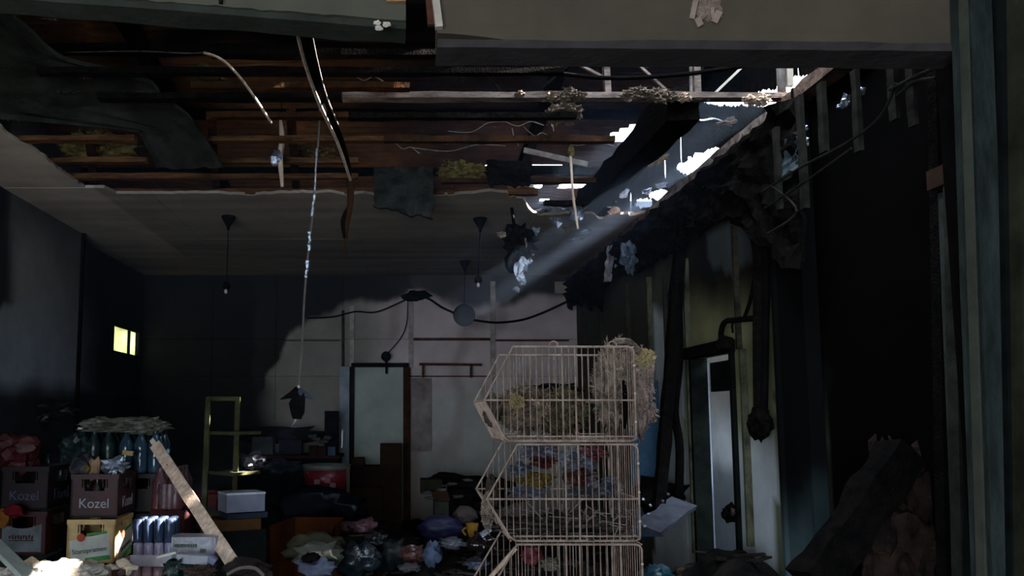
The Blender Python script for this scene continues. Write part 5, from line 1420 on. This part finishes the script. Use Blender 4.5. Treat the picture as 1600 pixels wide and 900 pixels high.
ztop = [P(900, y, YN).z for y in (542, 692.5, 845)]
pitch = ztop[0] - ztop[1]
XA, XV, XBt, XRt = bx(803), bx(757), bx(788), bx(993)
tiers = 5
b0 = EYE + (650 - 542) / F * YN
pitch = b0 / tiers + .0
pitch = ztop[0] / tiers
rw = .0042
for k in range(tiers):
    zt_ = ztop[0] - k * pitch; zb_ = zt_ - pitch + .012
    if k == tiers - 1: zb_ = .006
    dxk = .007 * math.sin(k * 2.3)
    xv, xa_, xb_, xr_ = XV + dxk, XA + dxk + .006 * k, XBt + dxk + .012 * (k > 0), XRt + .004 * k
    zm = lerp(zb_, zt_, .43)
    where = ['topmost', 'second from the top', 'third from the top', 'fourth from the top', 'lowest'][k]
    t = thing('wire_basket', where + ' wire basket of the tall stack, ' + ('full of grey wool' if k == 0 else 'with trash inside' if k == 1 else 'mostly below the picture' if k > 2 else 'cut by the bottom edge'), 'basket', ((xv + xr_) / 2, (YN + YFAR) / 2, zb_))
    rc = .018
    for Y in (YN, YFAR):
        outline = [(xa_, zt_), (xr_ - rc, zt_), (xr_ - rc * .3, zt_ - rc * .3), (xr_, zt_ - rc), (xr_, zb_ + rc), (xr_ - rc * .3, zb_ + rc * .3), (xr_ - rc, zb_), (xb_ + rc, zb_), (xb_ - .002, zb_ + rc * .7), (xv, zm)]
        MB().tube([(x, Y, z) for x, z in outline], rw, 6, closed=True).build('side_rim', M_wire, t)
        MB().tube([(xv, Y, zm), (xr_, Y, zm)], rw * .75, 5).build('middle_wire', M_wire, t)
        mm = MB()
        MB().tube([(xb_ + .01, Y, zb_ + .016), (xr_ - .004, Y, zb_ + .016)], rw * .7, 5).build('lower_wire', M_wire, t)
        n_ = 23
        for i in range(1, n_):
            x = lerp(xv, xr_, i / n_)
            zt2 = lerp(zm, zt_, min(1, (x - xv) / (xa_ - xv))); zb2 = lerp(zm, zb_, min(1, (x - xv) / (xb_ - xv)))
            MB().tube([(x, Y, zb2), (x, Y, zt2)], .0016 if i not in (12, 14, 20) else .0034, 4).build('wire', M_wire, t)
    # bottom, back panel and slanted front: wires across the depth
    mm = MB()
    for i in range(0, 24): mm.tube([(lerp(xb_, xr_, i / 23), YN, zb_ + .004), (lerp(xb_, xr_, i / 23), YFAR, zb_ + .004)], .0014, 4)
    for j in range(1, 5): mm.tube([(xb_, lerp(YN, YFAR, j / 5), zb_ + .004), (xr_, lerp(YN, YFAR, j / 5), zb_ + .004)], .0018, 4)
    mm.build('bottom_grid', M_wire, t)
    mm = MB()
    for j in range(1, 14): mm.tube([(xr_, lerp(YN, YFAR, j / 14), zb_), (xr_, lerp(YN, YFAR, j / 14), zt_)], .0015, 4)
    for z in (zm, zt_, zb_ + .01): mm.tube([(xr_, YN, z), (xr_, YFAR, z)], .0034, 5)
    mm.build('back_grid', M_wire, t)
    mm = MB()
    for j in range(1, 14): mm.tube([(xb_, lerp(YN, YFAR, j / 14), zb_), (xv, lerp(YN, YFAR, j / 14), zm)], .0015, 4)
    for x, z in ((xv, zm), (xb_, zb_)): mm.tube([(x, YN, z), (x, YFAR, z)], .0034, 5)
    mm.build('front_grid', M_wire, t)
    if k == 0:
        for x in (865, 957):
            c = P(x, 539, YN)
            MB().tube([c + Vector((.014 * math.cos(a), 0, .013 * math.sin(a))) for a in [math.pi * q / 8 for q in range(-1, 10)]], .003, 6).build('stacking_hook', M_wire, t)
    for q in range(3):
        MB().blob((xr_, YN - .004, lerp(zb_, zt_, .2 + .3 * q)), (.006, .004, .005), 1, .2).build('weld_drop', M_cream, t)

# wool and trash in the baskets (resting on the grids)
zb1 = ztop[0] - pitch + .03


def inb(name, label, cat, px, py, rx, ry, m_, Y=3.2, dy=.12, seed=1, sub=3, amp=.45, group=None):
    return crumple(name, label, cat, px, py, Y, rx, ry, m_, dy, amp, seed, sub, group)


inb('mineral_wool', 'grey-brown wool filling the left of the topmost wire basket', 'insulation', 822, 640, 40, 32, mat('brown_grey_wool', (.34, .245, .17), .95, col2=(.12, .09, .065), scale=20, bump=1), seed=3)
inb('mineral_wool', 'yellow-green wool in the middle of the topmost wire basket', 'insulation', 875, 645, 34, 32, mat('olive_wool', (.20, .155, .09), .95, col2=(.07, .055, .035), scale=20, bump=1), seed=6)
inb('mineral_wool', 'small yellow wool tuft caught on the wires at the left of the topmost basket', 'insulation', 808, 628, 9, 9, mat('small_yellow_wool', (.60, .46, .24), .95, col2=(.28, .21, .10), scale=25, bump=1), Y=2.99, dy=.02, seed=7)
inb('charred_lump', 'dark charred lump behind the wool in the topmost basket', 'debris', 870, 610, 42, 10, M_char, Y=3.35, dy=.05, seed=4)
inb('mineral_wool', 'upright tan wool in the right of the topmost wire basket', 'insulation', 955, 605, 26, 62, M_woolgrey, seed=2, dy=.1)
inb('mineral_wool', 'thick pinkish grey wool spilling out of the right end of the topmost basket', 'insulation', 997, 612, 19, 64, mat('pinkish_wool', (.62, .46, .37), .95, col2=(.27, .19, .16), scale=20, bump=1), Y=3.25, seed=7, dy=.12, sub=4)
inb('mineral_wool', 'yellow wool tuft on the upper right corner of the topmost basket', 'insulation', 1008, 560, 12, 12, mat('bright_yellow_wool', (.85, .66, .36), .95, col2=(.45, .34, .17), scale=25, bump=1), Y=3.1, seed=4, dy=.04)
tag(rebase(MB().tube(curve([P(958, 536, 3.05), P(980, 534, 3.05), P(995, 545, 3.08), P(1004, 558, 3.1)]), .014, 6).build('dusty_strap', M_woolgrey)), 'dusty strap looping from the basket hook to the yellow wool tuft', 'strap')
inb('dark_void_filler', 'black upright sheet standing for the dark void in the right of the topmost basket', 'board', 975, 630, 5, 40, M_soot, Y=3.12, dy=.02, amp=.05)  # painted shade: a black sheet fills the dark gap between the wools
inb('mineral_wool', 'pale grey dusty wool hanging on the front corner of the second basket', 'insulation', 762, 800, 8, 26, M_woolgrey, Y=3.1, seed=3, dy=.04)
inb('dusty_flap', 'brown dusty flap at the open front of the topmost basket', 'flap', 768, 640, 12, 26, mat('brown_dusty_flap', (.17, .13, .10), .9, col2=(.08, .06, .05)), Y=3.2, dy=.08, amp=.25)
inb('dusty_flap', 'brown dusty flap at the open front of the second basket', 'flap', 768, 770, 9, 26, MATS['brown_dusty_flap'], Y=3.2, dy=.08, amp=.25)
K = .48
for lab, x, y, rx, ry, c, ro in (('yellow crumpled packet in the second wire basket', 838, 748, 20, 11, (.34, .22, .04), .4), ('bluish white torn packet under the yellow one in the second basket', 822, 765, 24, 9, (.30, .30, .38), .4), ('lilac white torn film high in the second basket, at left', 840, 702, 24, 10, (.26, .25, .34), .3), ('dark red wrapper in the left middle of the second basket', 848, 718, 16, 9, (.17, .04, .04), .4), ('blue-grey torn film high in the middle of the second basket', 900, 716, 24, 14, (.24, .26, .34), .25), ('red packet high at the right of the second basket', 925, 705, 20, 10, (.26, .05, .06), .4), ('red-brown packet in the middle right of the second basket', 905, 742, 20, 12, (.17, .05, .04), .4), ('small white torn label at the right of the second basket', 924, 747, 9, 10, (.36, .37, .42), .4), ('grey film piece at the right middle of the second basket', 920, 765, 24, 10, (.15, .16, .18), .3), ('bluish film by the right wires of the second basket', 955, 758, 14, 12, (.17, .19, .25), .3), ('bluish white film at the upper left wires of the second basket', 812, 730, 14, 8, (.20, .22, .30), .3)):
    inb('crumpled_packet', lab, 'packet', x, y + 3, rx * 1.15, ry * 1.1, mat('packet_%d_%d' % (x, y), c, ro, var=.55, scale=18, bump=.6), Y=3.36, dy=.03, seed=x * .7, amp=.5)
K = .9
inb('ash_pile', 'grey ash and shreds piled on the bottom of the second wire basket', 'ash', 880, 822, 88, 16, mat('grey_brown_ash', (.12, .10, .085), .95, col2=(.04, .034, .03), scale=14, bump=1), seed=5, dy=.17, sub=4)
m = MB(); rnd = random.Random(9)
for i in range(70):
    a = P(rnd.uniform(790, 985), rnd.uniform(792, 836), rnd.uniform(3.05, 3.35)); d = Vector((rnd.uniform(-1, 1), rnd.uniform(-.5, .5), rnd.uniform(-.5, .5))).normalized() * rnd.uniform(.02, .06)
    m.bar(a - d, a + d, .006, .003)
tag(rebase(m.build('paper_shreds', mat('pale_shreds', (.36, .30, .26), .9, col2=(.14, .11, .1), scale=6))), 'pale shreds strewn over the ash in the second wire basket', 'shreds', kind='stuff')
inb('ash_pile', 'brown trash piled in the third wire basket at the bottom edge', 'ash', 885, 960, 84, 40, MATS['grey_brown_ash'], seed=8, dy=.17, sub=4)
inb('crumpled_packet', 'dark red packet in the third wire basket', 'packet', 832, 868, 14, 14, mat('dark_red_pk', (.20, .04, .05), .4), Y=3.3, dy=.03, seed=3)
inb('crumpled_packet', 'pale packet in the middle of the third wire basket', 'packet', 860, 882, 14, 9, mat('pale_pk', (.22, .20, .15), .6), Y=3.3, dy=.03, seed=4)
t = tag(rebase(MB().bar(P(766, 902, 3.3), P(806, 856, 3.3), .016, .014).build('pale_stick', M_pale)), 'pale stick leaning against the front of the third wire basket', 'stick')

# ------------------------------------------------------------------ smoke haze lit by the roof openings
hm = MB().bb(XL + .02, XR + .9, 4.2, YB - .01, 1.0, 4.3)
hz = hm.build('smoke_haze', M_soot)
vm = bpy.data.materials.new('smoke_haze'); vm.use_nodes = True
nt = vm.node_tree; nt.nodes.remove(nt.nodes['Principled BSDF'])
vs = nt.nodes.new('ShaderNodeVolumeScatter'); vs.inputs['Color'].default_value = (.50, .66, 1, 1)
vs.inputs['Density'].default_value = 0.030; vs.inputs['Anisotropy'].default_value = 0.1
gp = nt.nodes.new('ShaderNodeNewGeometry'); sx = nt.nodes.new('ShaderNodeSeparateXYZ'); mr = nt.nodes.new('ShaderNodeMapRange')
nt.links.new(gp.outputs['Position'], sx.inputs[0]); nt.links.new(sx.outputs['Z'], mr.inputs['Value'])
mr.inputs['From Min'].default_value = 1.9; mr.inputs['From Max'].default_value = 3.1
mr.inputs['To Min'].default_value = 0.0015; mr.inputs['To Max'].default_value = 0.022
nt.links.new(mr.outputs[0], vs.inputs['Density'])
nt.links.new(vs.outputs[0], nt.nodes['Material Output'].inputs['Volume'])
hz.data.materials.clear(); hz.data.materials.append(vm)
tag(rebase(hz), 'thin bluish smoke haze hanging in the burnt room, lit in shafts from the roof', 'haze', kind='stuff')
